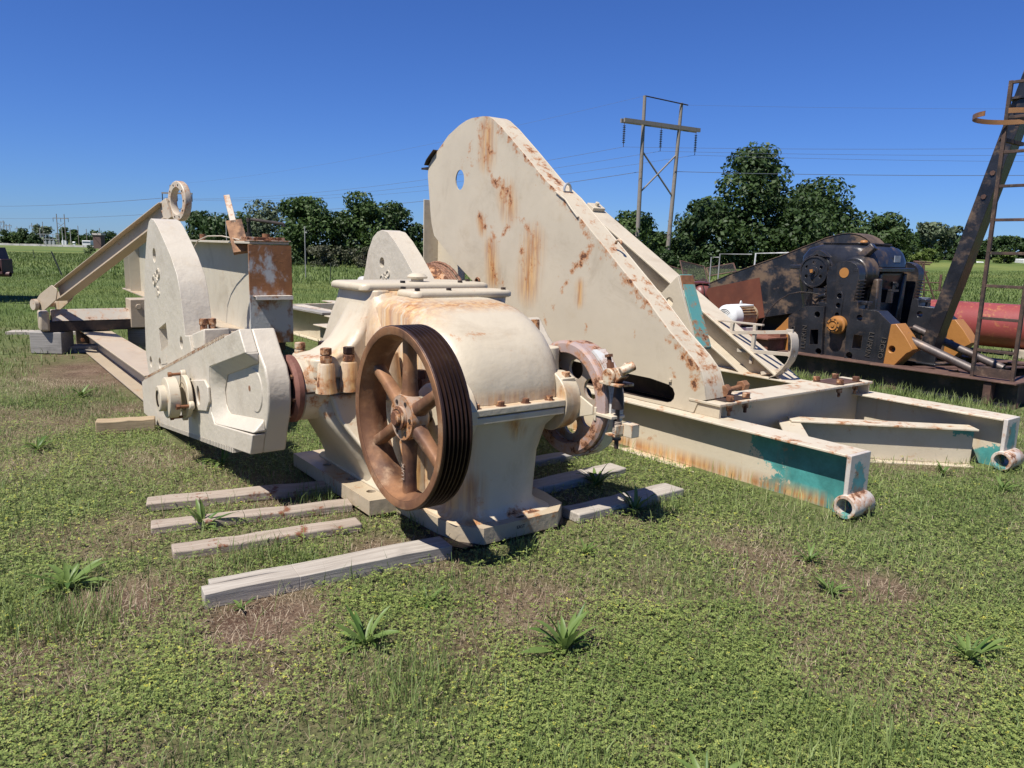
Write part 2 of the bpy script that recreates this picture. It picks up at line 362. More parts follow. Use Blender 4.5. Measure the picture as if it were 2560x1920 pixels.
tag(g, kind='structure')

# ------------------------------------------------------------------ grass, clover, straw
def leafmat(name, ramp, rough=.55, trans=.25):
    t = NT(name); a = t.attr('tone')['Fac']; n = t.n.new('ShaderNodeValToRGB'); t.lk(a, n.inputs[0]); r = n.color_ramp
    while len(r.elements) < len(ramp): r.elements.new(.5)
    for e, (p, c) in zip(r.elements, ramp): e.position = p; e.color = (*c, 1)
    t.done(n.outputs[0], rough, spec=.3)
    tr = t.n.new('ShaderNodeBsdfTranslucent'); t.lk(n.outputs[0], tr.inputs['Color']); mx = t.n.new('ShaderNodeMixShader'); mx.inputs[0].default_value = trans
    t.lk(t.b.outputs[0], mx.inputs[1]); t.lk(tr.outputs[0], mx.inputs[2]); t.lk(mx.outputs[0], t.n['Material Output'].inputs['Surface']); return t.m
M_grass = leafmat('grass blade', [(0, (.05, .09, .022)), (.45, (.135, .19, .052)), (.8, (.245, .295, .10)), (1, (.40, .37, .20))])
M_clover = leafmat('clover leaf', [(0, (.075, .12, .03)), (.5, (.185, .24, .06)), (.85, (.30, .345, .10)), (1, (.46, .44, .07))])
M_straw = leafmat('dead straw', [(0, (.14, .10, .06)), (.5, (.30, .235, .155)), (1, (.48, .40, .29))], .8, .1)
M_mead = leafmat('meadow blade', [(0, (.06, .095, .022)), (.5, (.11, .155, .038)), (1, (.18, .22, .07))])
SOLID = []                                   # footprints kept free of grass: (u0,u1,w0,w1) in the machines' frame
def to_uw(x, y):
    c, s = math.cos(TH), math.sin(TH); return x*c+y*s, -x*s+y*c
def clear(x, y):
    u, w = to_uw(x, y); k = np.ones(len(x), bool)
    for a, b, c, d in SOLID: k &= ~((u > a) & (u < b) & (w > c) & (w < d))
    return k
def blades(name, n, area, ln, wd, lean, mat, dens, z=None, tone=(0, 1), seed=1, flat_=False):
    """n candidate blades inside the view wedge area=(y0,y1), thinned by dens"""
    r = np.random.default_rng(seed); y0, y1 = area
    y = np.sqrt(r.random(n)*(y1**2-y0**2)+y0**2); x = (r.random(n)*1.5-.75)*(y+.6)
    k = (r.random(n) < dens(x, y)) & clear(x, y); x, y = x[k], y[k]; n = len(x)
    L = ln[0]+(ln[1]-ln[0])*r.random(n)**1.6; wdt = (wd[0]+(wd[1]-wd[0])*r.random(n))*.5
    a = r.random(n)*2*PI; le = lean[0]+(lean[1]-lean[0])*r.random(n); b = a+PI/2+(r.random(n)-.5)
    d = np.stack([np.cos(a), np.sin(a)], -1); e = np.stack([np.cos(b), np.sin(b)], -1)
    base = np.stack([x, y, gh(x, y)-.006], -1)
    h1 = L*.55*np.cos(le*.6); o1 = L*.55*np.sin(le*.6); h2 = h1+L*.45*np.cos(np.minimum(le*1.6, 1.9)); o2 = o1+L*.45*np.sin(np.minimum(le*1.6, 1.9))
    if flat_: h1 = .008+.02*r.random(n); h2 = .006+.02*r.random(n); o1 = L*.5; o2 = L
    def P(o, h, s_): return np.concatenate([base[:, :2]+d*o[:, None]+e*s_[:, None], (base[:, 2]+h)[:, None]], -1)
    zz = np.zeros(n)
    V = np.stack([P(zz, zz, -wdt), P(zz, zz, wdt), P(o1, h1, wdt*.8), P(o1, h1, -wdt*.8), P(o2, h2, zz)], 1)
    f = np.arange(n)[:, None]*5; F3 = np.concatenate([f+np.array([[0, 1, 2]]), f+np.array([[0, 2, 3]]), f+np.array([[3, 2, 4]])])
    tn = np.clip(tone[0]+(tone[1]-tone[0])*(.6*r.random(n)+.55*vn.fbm(x, y, .8)-.08), 0, 1)
    o = np_mesh(name, V.reshape(-1, 3), F3, mat, {'tone': np.repeat(tn, 5)}, smooth=False)
    return tag(o, kind='stuff')
def leaflets(name, n, area, size, hgt, mat, dens, seed=2):
    """three-lobed ground-cover leaves as tilted diamonds"""
    r = np.random.default_rng(seed); y0, y1 = area
    y = np.sqrt(r.random(n)*(y1**2-y0**2)+y0**2); x = (r.random(n)*1.5-.75)*(y+.6)
    k = (r.random(n) < dens(x, y)) & clear(x, y); x, y = x[k], y[k]; n = len(x)
    s = size[0]+(size[1]-size[0])*r.random(n); h = hgt[0]+(hgt[1]-hgt[0])*r.random(n)**1.3; a0 = r.random(n)*2*PI
    tn0 = np.clip(.62*r.random(n)+.6*vn2.fbm(x, y, 1.3)-.12+.4*(r.random(n) > .965), 0, 1)
    c = np.stack([x, y, gh(x, y)+h], -1); Vs = []; T = []
    for q in range(3):
        a = a0+q*2*PI/3+.3*(r.random(n)-.5); tl = (r.random(n)-.4)*.7
        d = np.stack([np.cos(a)*np.cos(tl), np.sin(a)*np.cos(tl), np.sin(tl)], -1); e = np.stack([-np.sin(a), np.cos(a), .6*(r.random(n)-.5)], -1)
        Vs.append(np.stack([c, c+d*(s*.6)[:, None]+e*(s*.42)[:, None], c+d*s[:, None], c+d*(s*.6)[:, None]-e*(s*.42)[:, None]], 1)); T.append(np.clip(tn0+.2*(r.random(n)-.5), 0, 1))
    V = np.concatenate(Vs); tn = np.concatenate(T); f = np.arange(len(V))[:, None]*4+np.arange(4)[None]
    return tag(np_mesh(name, V.reshape(-1, 3), f, mat, {'tone': np.repeat(tn, 4)}, smooth=False), kind='stuff')
# ------------------------------------------------------------------ the big cream gear reducer with crank, sheave and brake
G = thing('gear_reducer', 'big cream gear reducer with rusty spoked belt sheave, crank and tall counterweights', 'gear reducer', (2.45, 4.25, 0))
SOLID += [(2.1, 2.92, 3.2, 5.2), (1.88, 3.12, 3.95, 5.22)]
run_top = [((a-2.45, b-4.25, c), (a2-2.45, b2-4.25, c2), wd) for (a, b, c), (a2, b2, c2), wd in [
    ((2.05, 4.1, 1.28), (2.05, 4.1, .85), .26), ((2.15, 3.95, 1.3), (2.13, 3.8, .95), .30), ((2.3, 3.83, 1.29), (2.9, 3.83, 1.29), .16), ((2.2, 4.3, 1.3), (2.9, 4.3, 1.3), .10), ((1.95, 4.3, 1.28), (1.85, 4.3, .98), .10),
    ((1.77, 4.2, .88), (1.77, 4.2, .72), .09), ((1.91, 4.2, .88), (1.91, 4.2, .72), .09), ((2.2, 3.3, .79), (2.82, 3.28, .79), .06), ((2.15, 3.5, .62), (2.15, 3.5, .2), .22), ((2.12, 3.8, .5), (2.1, 3.75, .15), .22), ((2.85, 3.3, .74), (2.85, 3.3, .55), .1), ((2.2, 3.35, .3), (2.2, 3.3, .1), .14), ((2.45, 3.3, .66), (2.5, 3.3, .6), .08)]]
strk = [((1.70-2.45, .15, .9), (1.72-2.45, .0, .6), .18), ((2.0-2.45, -.2, .7), (2.02-2.45, -.1, .55), .16), ((1.68-2.45, .05, .85), (1.9-2.45, -.2, .62), .2), ((1.9-2.45, -.25, .6), (2.0-2.45, -.5, .4), .14), ((2.25-2.45, -.95, .2), (2.3-2.45, -.98, .08), .12), ((2.75-2.45, -.2, 1.26), (2.85-2.45, -.25, 1.24), .07), ((2.5-2.45, -.95, .09), (2.62-2.45, -.98, .1), .1)]
M_gear = painted('gear case enamel', CREAM, chips=.45, stain=.6, streak=.45, edge=.35, bump=.5, bsc=14, run=run_top, strokes=strk, stroke_gain=.22)
b = MB()
outline = [(2.22, 3.22), (2.74, 3.22), (2.86, 3.33), (2.9, 3.55), (2.9, 3.95), (3.1, 3.97), (3.1, 5.2), (1.9, 5.2), (1.9, 3.96), (2.07, 3.94), (2.09, 3.5), (2.13, 3.33)]
holes = [circ(1.99, 4.12, .03), circ(1.99, 4.42, .03), circ(1.99, 4.8, .03), circ(3.0, 4.2, .03), circ(3.0, 4.8, .03), circ(2.5, 3.285, .035)]
b.prism(outline, .012, .105, 'z', holes); base = part('base_flange', b, painted('grimy base flange', (.40, .325, .225), chips=.8, stain=.8, streak=.5, edge=.7, bump=.5), G, .012)
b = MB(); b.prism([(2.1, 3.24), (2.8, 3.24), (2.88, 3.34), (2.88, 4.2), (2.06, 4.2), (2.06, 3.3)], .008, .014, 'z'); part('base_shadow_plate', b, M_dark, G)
# lower casing: front lobe, gear case, left and right bearing pedestals
b = MB()
b.loft([rr(2.10, 2.80, 3.27, 4.3, .10, .12), rr(2.15, 2.73, 3.32, 4.3, .125, .13), rr(2.165, 2.70, 3.335, 4.3, .17, .13), rr(2.15, 2.72, 3.33, 4.3, .45, .13), rr(2.13, 2.76, 3.31, 4.3, .6, .12), rr(2.12, 2.82, 3.29, 4.3, .665, .09), rr(2.12, 2.83, 3.29, 4.3, .69, .08)])
b.loft([rr(2.02, 2.98, 3.72, 5.14, .10, .12), rr(2.05, 2.95, 3.76, 5.08, .16, .12), rr(2.03, 2.97, 3.72, 5.1, .72, .12)])
for m in (0, 1):
    X = (lambda u: u) if not m else (lambda u: 5.0-u)
    def ring(u0, u1, w0, w1, z, r): return [(X(p[0]), p[1], p[2]) for p in rr(u0, u1, w0, w1, z, r)]
    b.loft([ring(2.035, 2.3, 4.22, 4.98, .10, .05), ring(2.02, 2.3, 4.23, 4.95, .17, .05), ring(1.965, 2.3, 4.235, 4.9, .27, .05), ring(1.86, 2.3, 4.25, 4.82, .42, .05), ring(1.775, 2.3, 4.275, 4.73, .54, .05), ring(1.73, 2.3, 4.3, 4.68, .62, .06), ring(1.72, 2.3, 4.3, 4.68, .71, .06)])
    # diagonal web on the pedestal face
    b.loft([[(X(q), w+.035, z_), (X(q), w-.035, z_), (X(2.2), w-.035, z_), (X(2.2), w+.035, z_)] for q, w, z_ in ((1.80, 4.30, .70), (1.84, 4.27, .55), (1.92, 4.14, .40), (1.99, 3.98, .25), (2.03, 3.88, .14))])
low = part('lower_housing', b, M_gear, G, .018, 3, smooth=50)
b = MB()
for s_ in (0, 1):
    X = (lambda u: u) if not s_ else (lambda u: 5.0-u)
    b.lathe([(0, .0), (0, .185), (.015, .2), (.55, .2), (.55, 0)], (X(1.645), 4.49, .72), (1 if not s_ else -1, 0, 0), 40)
part('bearing_nose', b, M_gear, G, smooth=40)
b = MB()
b.prism([(1.655, 4.285), (2.3, 4.285), (2.3, 4.7), (1.655, 4.7)], .715, .727, 'z'); part('gasket', b, M_dark, G)
b = MB(); b.lathe([(0, .15), (0, .19), (.02, .207), (.05, .207), (.05, .15)], (1.595, 4.49, .72), (1, 0, 0), 40); ret = part('bearing_retainer', b, rusty('red brown retainer', a=(.13, .05, .035), b=(.2, .085, .06)), G)
for k in range(8):
    a = 2*PI*k/8+.2; b = MB(); b.hexbolt((1.595, 4.49+.178*math.cos(a), .72+.178*math.sin(a)), (-1, 0, 0), .014, .016); part('bolt', b, M_nut, ret)
b = MB(); b.cyl((1.5, 4.49, .72), (1.72, 4.49, .72), .13, n=28); part('crankshaft', b, M_dark, G)
# bolt bosses and stacked nuts on both noses
for u_, w_, top in ((1.77, 4.26, .9), (1.915, 4.26, .9), (2.06, 4.26, .9), (1.79, 4.73, .88), (1.95, 4.73, .88)):
    b = MB(); b.lathe([(0, .066), (.06, .056), (.17, .05), (.18, .044), (.18, 0)], (u_, w_, .72), (0, 0, 1), 24); bs = part('bolt_boss', b, M_gear, G, smooth=50)
    for k in range(2):
        b = MB(); b.cyl((u_, w_, top+.002+.046*k), (u_, w_, top+.044+.046*k), .0365-.0015*k, n=6); part('nut', b, M_nut if (u_ < 1.8 or k == 0) else M_sheave_rim, bs, .004)
# split flange with its bolts
fl = [(2.12, 3.25), (2.78, 3.25), (2.85, 3.30), (2.87, 3.4), (2.87, 4.2), (2.06, 4.2), (2.07, 3.32)]
b = MB(); b.prism(fl, .672, .712, 'z'); part('lower_flange', b, M_gear, G, .006)
b = MB(); b.prism([(p[0]*1.0+(.004 if p[0] > 2.5 else -.004), p[1]-.004) for p in fl], .718, .757, 'z'); uf = part('upper_flange', b, M_gear, G, .006)
for u_ in (2.2, 2.36, 2.53, 2.70):
    b = MB(); b.hexbolt((u_, 3.285, .757), (0, 0, 1), .021, .026); b.cyl((u_, 3.285, .755), (u_, 3.285, .760), .03, n=14); part('bolt', b, M_nut, uf, .003)
for w_ in (3.5, 3.7, 3.9):
    b = MB(); b.hexbolt((2.84, w_, .757), (0, 0, 1), .021, .026); part('bolt', b, M_nut, uf, .003)
# upper casing: pinion dome in front, gear case behind, flared saddles to the noses
dome = [(3.315, .75), (3.32, .85), (3.345, .93), (3.40, 1.03), (3.48, 1.11), (3.60, 1.185), (3.76, 1.25), (3.92, 1.28), (4.1, 1.30), (4.5, 1.30), (4.5, .75)]
b = MB(); L = []
for u_, ins in ((2.09, .26), (2.11, .17), (2.15, .085), (2.21, .03), (2.30, 0), (2.70, 0), (2.77, .02), (2.82, .06), (2.845, .11), (2.86, .18)):
    L.append([(u_, 4.05+(w-4.05)*(1-ins*.9) if w < 4.05 else w, .75+(z_-.75)*(1-ins*.55)) for w, z_ in dome])
b.loft(L)
b.loft([rr(2.0, 3.0, 3.95, 5.16, .73, .14), rr(2.01, 2.99, 3.98, 5.12, .85, .16), rr(2.03, 2.97, 4.05, 5.04, 1.0, .18), rr(2.04, 2.96, 4.14, 4.95, 1.15, .18), rr(2.06, 2.94, 4.22, 4.86, 1.26, .14), rr(2.07, 2.93, 4.28, 4.82, 1.32, .1)])
sad = [(2.2, 1.325), (2.075, 1.325), (2.06, 1.25), (2.03, 1.18), (1.985, 1.10), (1.93, 1.02), (1.87, .965), (1.79, .93), (1.70, .915), (1.70, .80), (2.2, .80)]
for s_ in (0, 1):
    X = (lambda u: u) if not s_ else (lambda u: 5.0-u)
    rings = []
    for w_, k in ((4.27, .05), (4.30, .012), (4.36, 0), (4.55, 0), (4.61, .012), (4.65, .05)):
        rings.append([(X(u_+(k if u_ < 2.15 else 0)), w_, z_) for u_, z_ in sad])
    b.loft(rings)
    b.cyl((X(2.02), 3.93, .72), (X(2.02), 3.93, 1.0), .085, .05, n=20)
up = part('upper_housing', b, M_gear, G, .012, 3, smooth=55)
# input bearing housings at the pinion shaft
IN = (3.42, .725)
b = MB(); b.lathe([(0, 0), (0, .15), (.02, .165), (.2, .175), (.2, 0)], (1.985, IN[0], IN[1]), (1, 0, 0), 36); part('input_bearing', b, M_gear, G, .006)
b = MB(); b.lathe([(0, 0), (0, .15), (.02, .17), (.14, .18), (.14, 0)], (2.93, IN[0], IN[1]), (-1, 0, 0), 36)
b.box((2.80, 3.30, .755), (2.90, 3.42, .87)); b.cyl((2.86, 3.5, .76), (2.86, 3.5, 1.03), .06, n=20); part('input_bearing', b, M_gear, G, .006)
for c_, r_, h_ in (((2.86, 3.34, .87), .028, .03), ((2.06, 3.40, .90), .03, .05), ((2.05, 3.62, .88), .03, .05)):
    b = MB(); b.hexbolt(c_, (0, 0, 1), r_, h_); part('cap_bolt', b, M_nut, up, .004)
b = MB(); b.lathe([(0, .1), (0, .19), (.035, .19), (.035, .1)], (2.04, IN[0]+.03, IN[1]-.01), (1, 0, 0), 30); b.box((1.99, 3.62, .55), (2.06, 3.70, .88)); part('rusted_seal_ring', b, rusty('orange rust', a=(.28, .10, .035), b=(.40, .17, .06), c=(.10, .04, .02)), G, .006)
# inspection covers
def cover(ring0, u0, u1, w0, w1, z0, z1, r): return [rr(u0+.012, u1-.012, w0+.012, w1-.012, z0, r), rr(u0, u1, w0, w1, z0+.008, r), rr(u0, u1, w0, w1, z1-.016, r), rr(u0+.008, u1-.008, w0+.008, w1-.008, z1-.005, r), rr(u0+.022, u1-.022, w0+.022, w1-.022, z1, r)]
b = MB(); b.loft([rr(2.22, 2.90, 3.93, 4.28, 1.18, .1), rr(2.25, 2.95, 4.03, 4.28, 1.25, .08), rr(2.26, 2.96, 4.05, 4.28, 1.29, .06)]); part('cover_neck', b, M_gear, G, smooth=50)
b = MB(); b.loft(cover(0, 2.235, 2.985, 4.03, 4.29, 1.286, 1.334, .06)); cf = part('inspection_cover', b, M_cast, G, smooth=60)
for u_, w_ in ((2.5, 4.065), (2.92, 4.07), (2.28, 4.07), (2.28, 4.25)):
    b = MB(); b.hexbolt((u_, w_, 1.335), (0, 0, 1), .017, .014); part('bolt', b, M_dark, cf)
b = MB(); b.loft(cover(0, 2.02, 2.98, 4.295, 4.80, 1.318, 1.367, .06)); cr = part('inspection_cover', b, M_cast, G, smooth=60)
for u_, w_ in ((2.32, 4.33), (2.75, 4.33), (2.92, 4.5)):
    b = MB(); b.hexbolt((u_, w_, 1.368), (0, 0, 1), .017, .014); part('bolt', b, M_dark, cr)
b = MB(); b.lathe([(0, 0), (0, .042), (.022, .042), (.022, .066), (.034, .07), (.05, .052), (.058, .03), (.06, 0)], (2.52, 4.5, 1.366), (0, 0, 1), 28); part('breather_cap', b, M_cast, G, smooth=50)
b = MB(); b.prism([(3.83, .98), (3.84, 1.155), (3.9, 1.15), (3.99, 1.08), (3.99, .98)], 3.03, 3.05, 'u'); part('lifting_lug', b, painted('chipped lug', CREAM, chips=2.4, stain=.8, edge=1), G, .002)
# ---- belt sheave
SA = (1.79, IN[0], IN[1]); ax = (1, 0, 0); Rr = .478; wdS = .165
prof = [(0, .43), (0, Rr-.004), (.004, Rr), (.012, Rr)]
ng = 6; gw = (wdS-.024)/ng
for k in range(ng):
    a0 = .012+k*gw; prof += [(a0+.003, Rr), (a0+gw*.36, Rr-.026), (a0+gw*.64, Rr-.026), (a0+gw-.003, Rr)]
prof += [(wdS-.004, Rr), (wdS, Rr-.004), (wdS, .43), (wdS-.03, .425), (wdS*.62, .405), (wdS*.38, .405), (.03, .425)]
b = MB(); b.lathe(prof, SA, ax, 120, closed=True); sh = part('belt_sheave', b, M_sheave_rim, G, smooth=30)
b = MB(); b.lathe([(-.001, .4295), (-.004, .434), (-.004, Rr-.008), (-.001, Rr-.005)], SA, ax, 96); b.lathe([(.0, .4285), (.028, .4225), (wdS*.38, .4030), (wdS*.62, .4030), (wdS-.028, .4225), (wdS, .4285)], SA, ax, 96); part('rim_face', b, M_sheave, sh)
for k in range(6):
    a = PI/2+k*PI/3; c_, s_ = math.cos(a), math.sin(a); b = MB(); rings = []
    for r_, hw, ht in ((.09, .040, .046), (.16, .034, .038), (.30, .030, .032), (.415, .032, .036)):
        ring = []
        for i in range(12):
            q = 2*PI*i/12; e = math.copysign(abs(math.cos(q))**.6, math.cos(q)); f_ = math.copysign(abs(math.sin(q))**.6, math.sin(q))
            ring.append((SA[0]+.085+ht*f_, SA[1]+r_*c_-hw*e*s_, SA[2]+r_*s_+hw*e*c_))
        rings.append(ring)
    b.loft(rings); part('spoke', b, M_sheave, sh, smooth=50)
b = MB(); b.lathe([(.015, .0), (.015, .06), (.035, .062), (.035, .118), (.05, .122), (.12, .115), (.15, .09), (.15, 0)], SA, ax, 40); hub = part('hub', b, painted('hub iron', (.36, .26, .19), chips=1.2, stain=.8, streak=.3, edge=1), sh)
b = MB(); b.lathe([(-.01, 0), (-.01, .034), (-.004, .04), (.03, .04)], SA, ax, 26); b.lathe([(.012, .045), (.008, .05), (.012, .062), (.02, .062)], SA, ax, 30); part('shaft_end', b, M_nut, sh)
for k in range(6):
    a = PI/2+PI/6+k*PI/3; b = MB(); b.cyl((SA[0]+.030, SA[1]+.09*math.cos(a), SA[2]+.09*math.sin(a)), (SA[0]+.04, SA[1]+.09*math.cos(a), SA[2]+.09*math.sin(a)), .011, n=10); part('bolt_hole', b, M_dark, sh)
chalk = flat('chalk writing', (.36, .27, .2), .9, bump=0)
M_ = frameM((SA[0]+.045, SA[1], SA[2]-.29), (0, 0, 1), (0, 1, 0)); tb = text_mb('LUFK', .04, .0006, M_); part('chalk_writing', tb, chalk, sh, smooth=0)
b = MB(); b.cyl((1.80, IN[0], IN[1]), (2.1, IN[0], IN[1]), .045, n=20); b.cyl((2.8, IN[0], IN[1]), (3.1, IN[0], IN[1]), .05, n=20); part('input_shaft', b, M_dark, G)
# ---- brake drum and brake on the far end of the input shaft
D0 = (2.925, IN[0], IN[1]); RD = .34
drumpaint = painted('scarred drum', (.33, .25, .225), chips=1.6, stain=.5, streak=.2, edge=1)
b = MB(); pr_ = [(0, .275), (0, RD-.012), (.006, RD-.004), (.012, RD+.006), (.03, RD+.006), (.03, RD), (.15, RD), (.15, .3), (.06, .29), (.055, .275)]
b.lathe(pr_, D0, ax, 72, closed=True); dr = part('brake_drum', b, drumpaint, G, smooth=30)
b = MB()
web = [circ(.172*math.cos(a)+IN[0], .172*math.sin(a)+IN[1], .062, 16) for a in [math.radians(q) for q in (35, 95, 155, 215, 275, 335)]]
b.prism(circ(IN[0], IN[1], .282, 60), D0[0]+.07, D0[0]+.09, 'u', web); part('drum_web', b, painted('drum web paint', (.33, .28, .22), chips=1.2, stain=.6, edge=1), dr)
M_brk = painted('chipped brake paint', CREAM, chips=1.45, stain=.8, streak=.4, edge=1)
bandm = painted('whitish band', (.5, .5, .47), chips=1.5, stain=.35, streak=.2, edge=.8)
b = MB(); n = 46
L = []
for k in range(n+1):
    a = math.radians(-60+k*(300)/n)+PI; cw, sw = math.cos(a), math.sin(a)
    L.append([(D0[0]+.045, IN[0]+cw*r_, IN[1]+sw*r_) if j in (0, 3) else (D0[0]+.145, IN[0]+cw*r_, IN[1]+sw*r_) for j, r_ in ((0, RD+.004), (1, RD+.004), (2, RD+.02), (3, RD+.02))])
b.loft(L); part('brake_band', b, bandm, G, smooth=40)
b = MB(); b.prism([(3.345, .80), (3.15, .725), (3.145, .675), (3.35, .615)], 2.905, 2.917, 'u'); b.box((2.917, 3.0, .672), (3.02, 3.15, .69)); b.box((2.917, 3.13, .64), (3.02, 3.148, .72)); part('brake_bracket', b, M_cream, G, .003)
b = MB(); b.box((2.90, 2.94, .865), (3.02, 3.1, .882)); b.cyl((2.9, 3.03, .915), (2.96, 3.03, .915), .045, n=20); b.obox((2.93, 3.04, .885), (2.93, 2.965, .95), (1, 0, 0), -.012, .05, -.035, .03); b.cyl((2.9, 2.93, .955), (2.97, 2.90, .99), .026, n=14); b.obox((2.95, 3.0, .90), (2.95, 2.93, .99), (1, 0, 0), -.01, .02, -.02, .02)
part('brake_lever', b, M_brk, G, .004)
b = MB(); b.cyl((2.95, 3.08, 1.02), (2.95, 3.05, .92), .013, n=10); b.cyl((2.95, 3.082, 1.03), (2.95, 3.078, 1.015), .026, n=6); b.cyl((2.95, 3.068, .985), (2.95, 3.06, .955), .024, n=6); b.cyl((2.95, 3.056, .945), (2.95, 3.045, .915), .022, n=6); part('adjusting_bolt', b, M_nut, G)
b = MB(); b.cyl((2.97, 3.01, .80), (2.97, 3.005, .50), .013, n=10); b.cyl((2.97, 3.005, .56), (2.97, 3.005, .55), .026, n=10); b.cyl((2.97, 3.01, .79), (2.97, 3.01, .73), .03, .036, n=14); b.cyl((2.97, 3.012, .86), (2.97, 3.01, .79), .022, .03, n=12); part('brake_rod', b, M_dark, G)
b = MB(); hel = [(2.97+.021*math.cos(a), 3.008+.021*math.sin(a), .66-.105*a/(2*PI*11)) for a in np.linspace(0, 2*PI*11, 150)]; b.tube(hel, .0045, 6); part('spring', b, rusty('spring steel', a=(.2, .16, .13), b=(.32, .27, .22), c=(.1, .06, .04)), G)
b = MB(); b.box((2.93, 2.98, .572), (3.05, 3.06, .584)); b.box((2.99, 2.91, .575), (3.05, 3.0, .65)); b.box((2.93, 2.975, .584), (3.05, 2.985, .64)); part('spring_seat', b, M_brk, G, .003)
b = MB(); b.tube([(2.9, 3.52, .84), (2.88, 3.47, .83), (2.88, 3.42, .80), (2.88, 3.36, .79)], .012, 10); part('grease_pipe', b, M_cream, G)
# ---- crank with its rack edges
hub_o = [(7.56, .305), (7.55, .012), (7.225, .012), (5.773, .185), (4.716, .32), (4.416, .358), (4.362, .506), (4.198, .60), (4.15, .80), (4.188, .927), (4.294, .949), (4.444, .964), (4.556, 1.091), (4.8, 1.028), (5.107, .948), (5.964, .73), (6.477, .598), (7.433, .348)]
fullc = [(7.56, .305), (7.55, .012), (7.225, .012), (5.773, .185), (4.416, .358), (4.362, .506), (4.315, .60), (4.297, .69), (4.30, .80), (4.35, .89), (4.435, .957), (4.556, 1.091), (4.8, 1.028), (5.107, .948), (5.964, .73), (6.477, .598), (7.433, .348)]
b = MB(); b.prism(fullc, 1.428, 1.568, 'u')
cr_ = part('crank', b, M_crank, G, .012, 3)
SOLID += [(1.33, 1.62, 6.2, 7.62)]
# front rib plate that stands proud of the recessed hub field
rec = [(5.21, .74), (4.30, .965), (4.13, .9), (4.05, .78), (4.1, .57), (4.30, .5), (5.12, .41), (5.22, .47), (5.225, .62)]
rib = [(7.56, .305), (7.55, .012), (7.225, .012), (5.773, .185), (4.716, .32), (4.416, .358), (4.362, .490), (5.17, .393), (5.245, .46), (5.25, .626), (5.235, .77), (4.44, .962), (4.556, 1.091), (4.8, 1.028), (5.107, .948), (5.964, .73), (6.477, .598), (7.433, .348)]
b = MB(); b.prism(rib, 1.352, 1.429, 'u'); part('crank_web', b, M_crank, cr_, .007, 3)
rim_ = [(4.355, .50), (5.16, .391), (5.215, .41), (5.247, .46), (5.252, .626), (5.237, .775), (4.435, .966)]; flo_ = [(4.37, .575), (5.02, .485), (5.08, .50), (5.12, .54), (5.13, .62), (5.06, .735), (4.43, .895)]
b = MB(); b.loft([[(1.353, p[0], p[1]), (1.4275, q[0], q[1]), (1.436, p[0], p[1])] for p, q in zip(rim_, flo_)]); part('recess_slope', b, M_crank, cr_, .012, 3, smooth=50)
b = MB(); b.lathe([(0, 0), (0, .128), (.006, .134), (.02, .134)], (1.422, 4.516, .722), ax, 40); part('crankshaft_end', b, M_crank, cr_)
b = MB(); b.cyl((1.420, 4.61, .72), (1.43, 4.61, .72), .018, n=12); part('key', b, rusty('key rust', a=(.2, .1, .06)), cr_)
for top in (0, 1):
    b = MB()
    if top: p0, p1, n, pr0 = Vector((1.352, 7.40, .356)), Vector((1.352, 4.85, 1.016)), 66, .012
    else: p0, p1, n, pr0 = Vector((1.352, 7.2, .014)), Vector((1.352, 4.75, .316)), 66, -.012
    d = (p1-p0).normalized(); nrm = Vector((0, -d.z, d.y))*(1 if pr0 > 0 else -1)
    if top and nrm.z < 0: nrm = -nrm
    if not top and nrm.z > 0: nrm = -nrm
    for k in range(n):
        c_ = p0+(p1-p0)*(k+.5)/n; b.obox(c_-d*.0095, c_+d*.0095, (1, 0, 0), -.003, .07, -.026 if not top else -.004, .004 if not top else .016)
    o = part('rack_teeth', b, painted('rack tooth paint', CREAM, chips=1.6, stain=.7, edge=1) if top else M_crank, cr_); o['kind'] = 'stuff'
# wrist pin with its flange, collar and bolts, and the spare pin hole pad
b = MB(); b.prism([(5.753, .60), (5.33, .668), (5.245, .63), (5.235, .53), (5.30, .455), (5.66, .395)], 1.338, 1.356, 'u', [circ(5.5, .53, .045, 16, .066)]); part('pin_hole_pad', b, M_crank, cr_, .006)
b = MB(); b.prism(circ(5.5, .53, .044, 16, .065), 1.352, 1.354, 'u'); part('pin_hole', b, rusty('hole rust', a=(.16, .10, .06), b=(.4, .27, .15)), cr_)
PW, PZ = 5.70, .495
b = MB(); b.lathe([(.16, .10), (.24, .11)], (1.12, PW, PZ), ax, 32); wp = part('wrist_pin', b, M_dark, cr_)
b = MB(); b.lathe([(.0, .06), (.0, .085), (.005, .092), (.045, .092), (.045, .115), (.05, .142), (.055, .146), (.12, .146), (.125, .140), (.125, .06)], (1.115, PW, PZ), ax, 48); b.lathe([(.012, 0), (.012, .062)], (1.115, PW, PZ), ax, 30); part('pin_collar', b, M_cream, wp, smooth=35)
b = MB(); fr_ = circ(PW, PZ, .155, 40); b.prism(fr_, 1.283, 1.318, 'u')
for a in (75, 195, 285): 
    q = math.radians(a); b.cyl((1.283, PW+.16*math.cos(q), PZ+.16*math.sin(q)), (1.318, PW+.16*math.cos(q), PZ+.16*math.sin(q)), .032, n=16)
part('pin_flange', b, M_cream, wp, .006)
for a in (75, 195, 285):
    q = math.radians(a); b = MB(); y_, z_ = PW+.163*math.cos(q), PZ+.163*math.sin(q); b.cyl((1.20, y_, z_), (1.29, y_, z_), .011, n=10); b.cyl((1.2, y_, z_), (1.222, y_, z_), .02, n=6); part('pin_bolt', b, rusty('bolt rust'), wp)
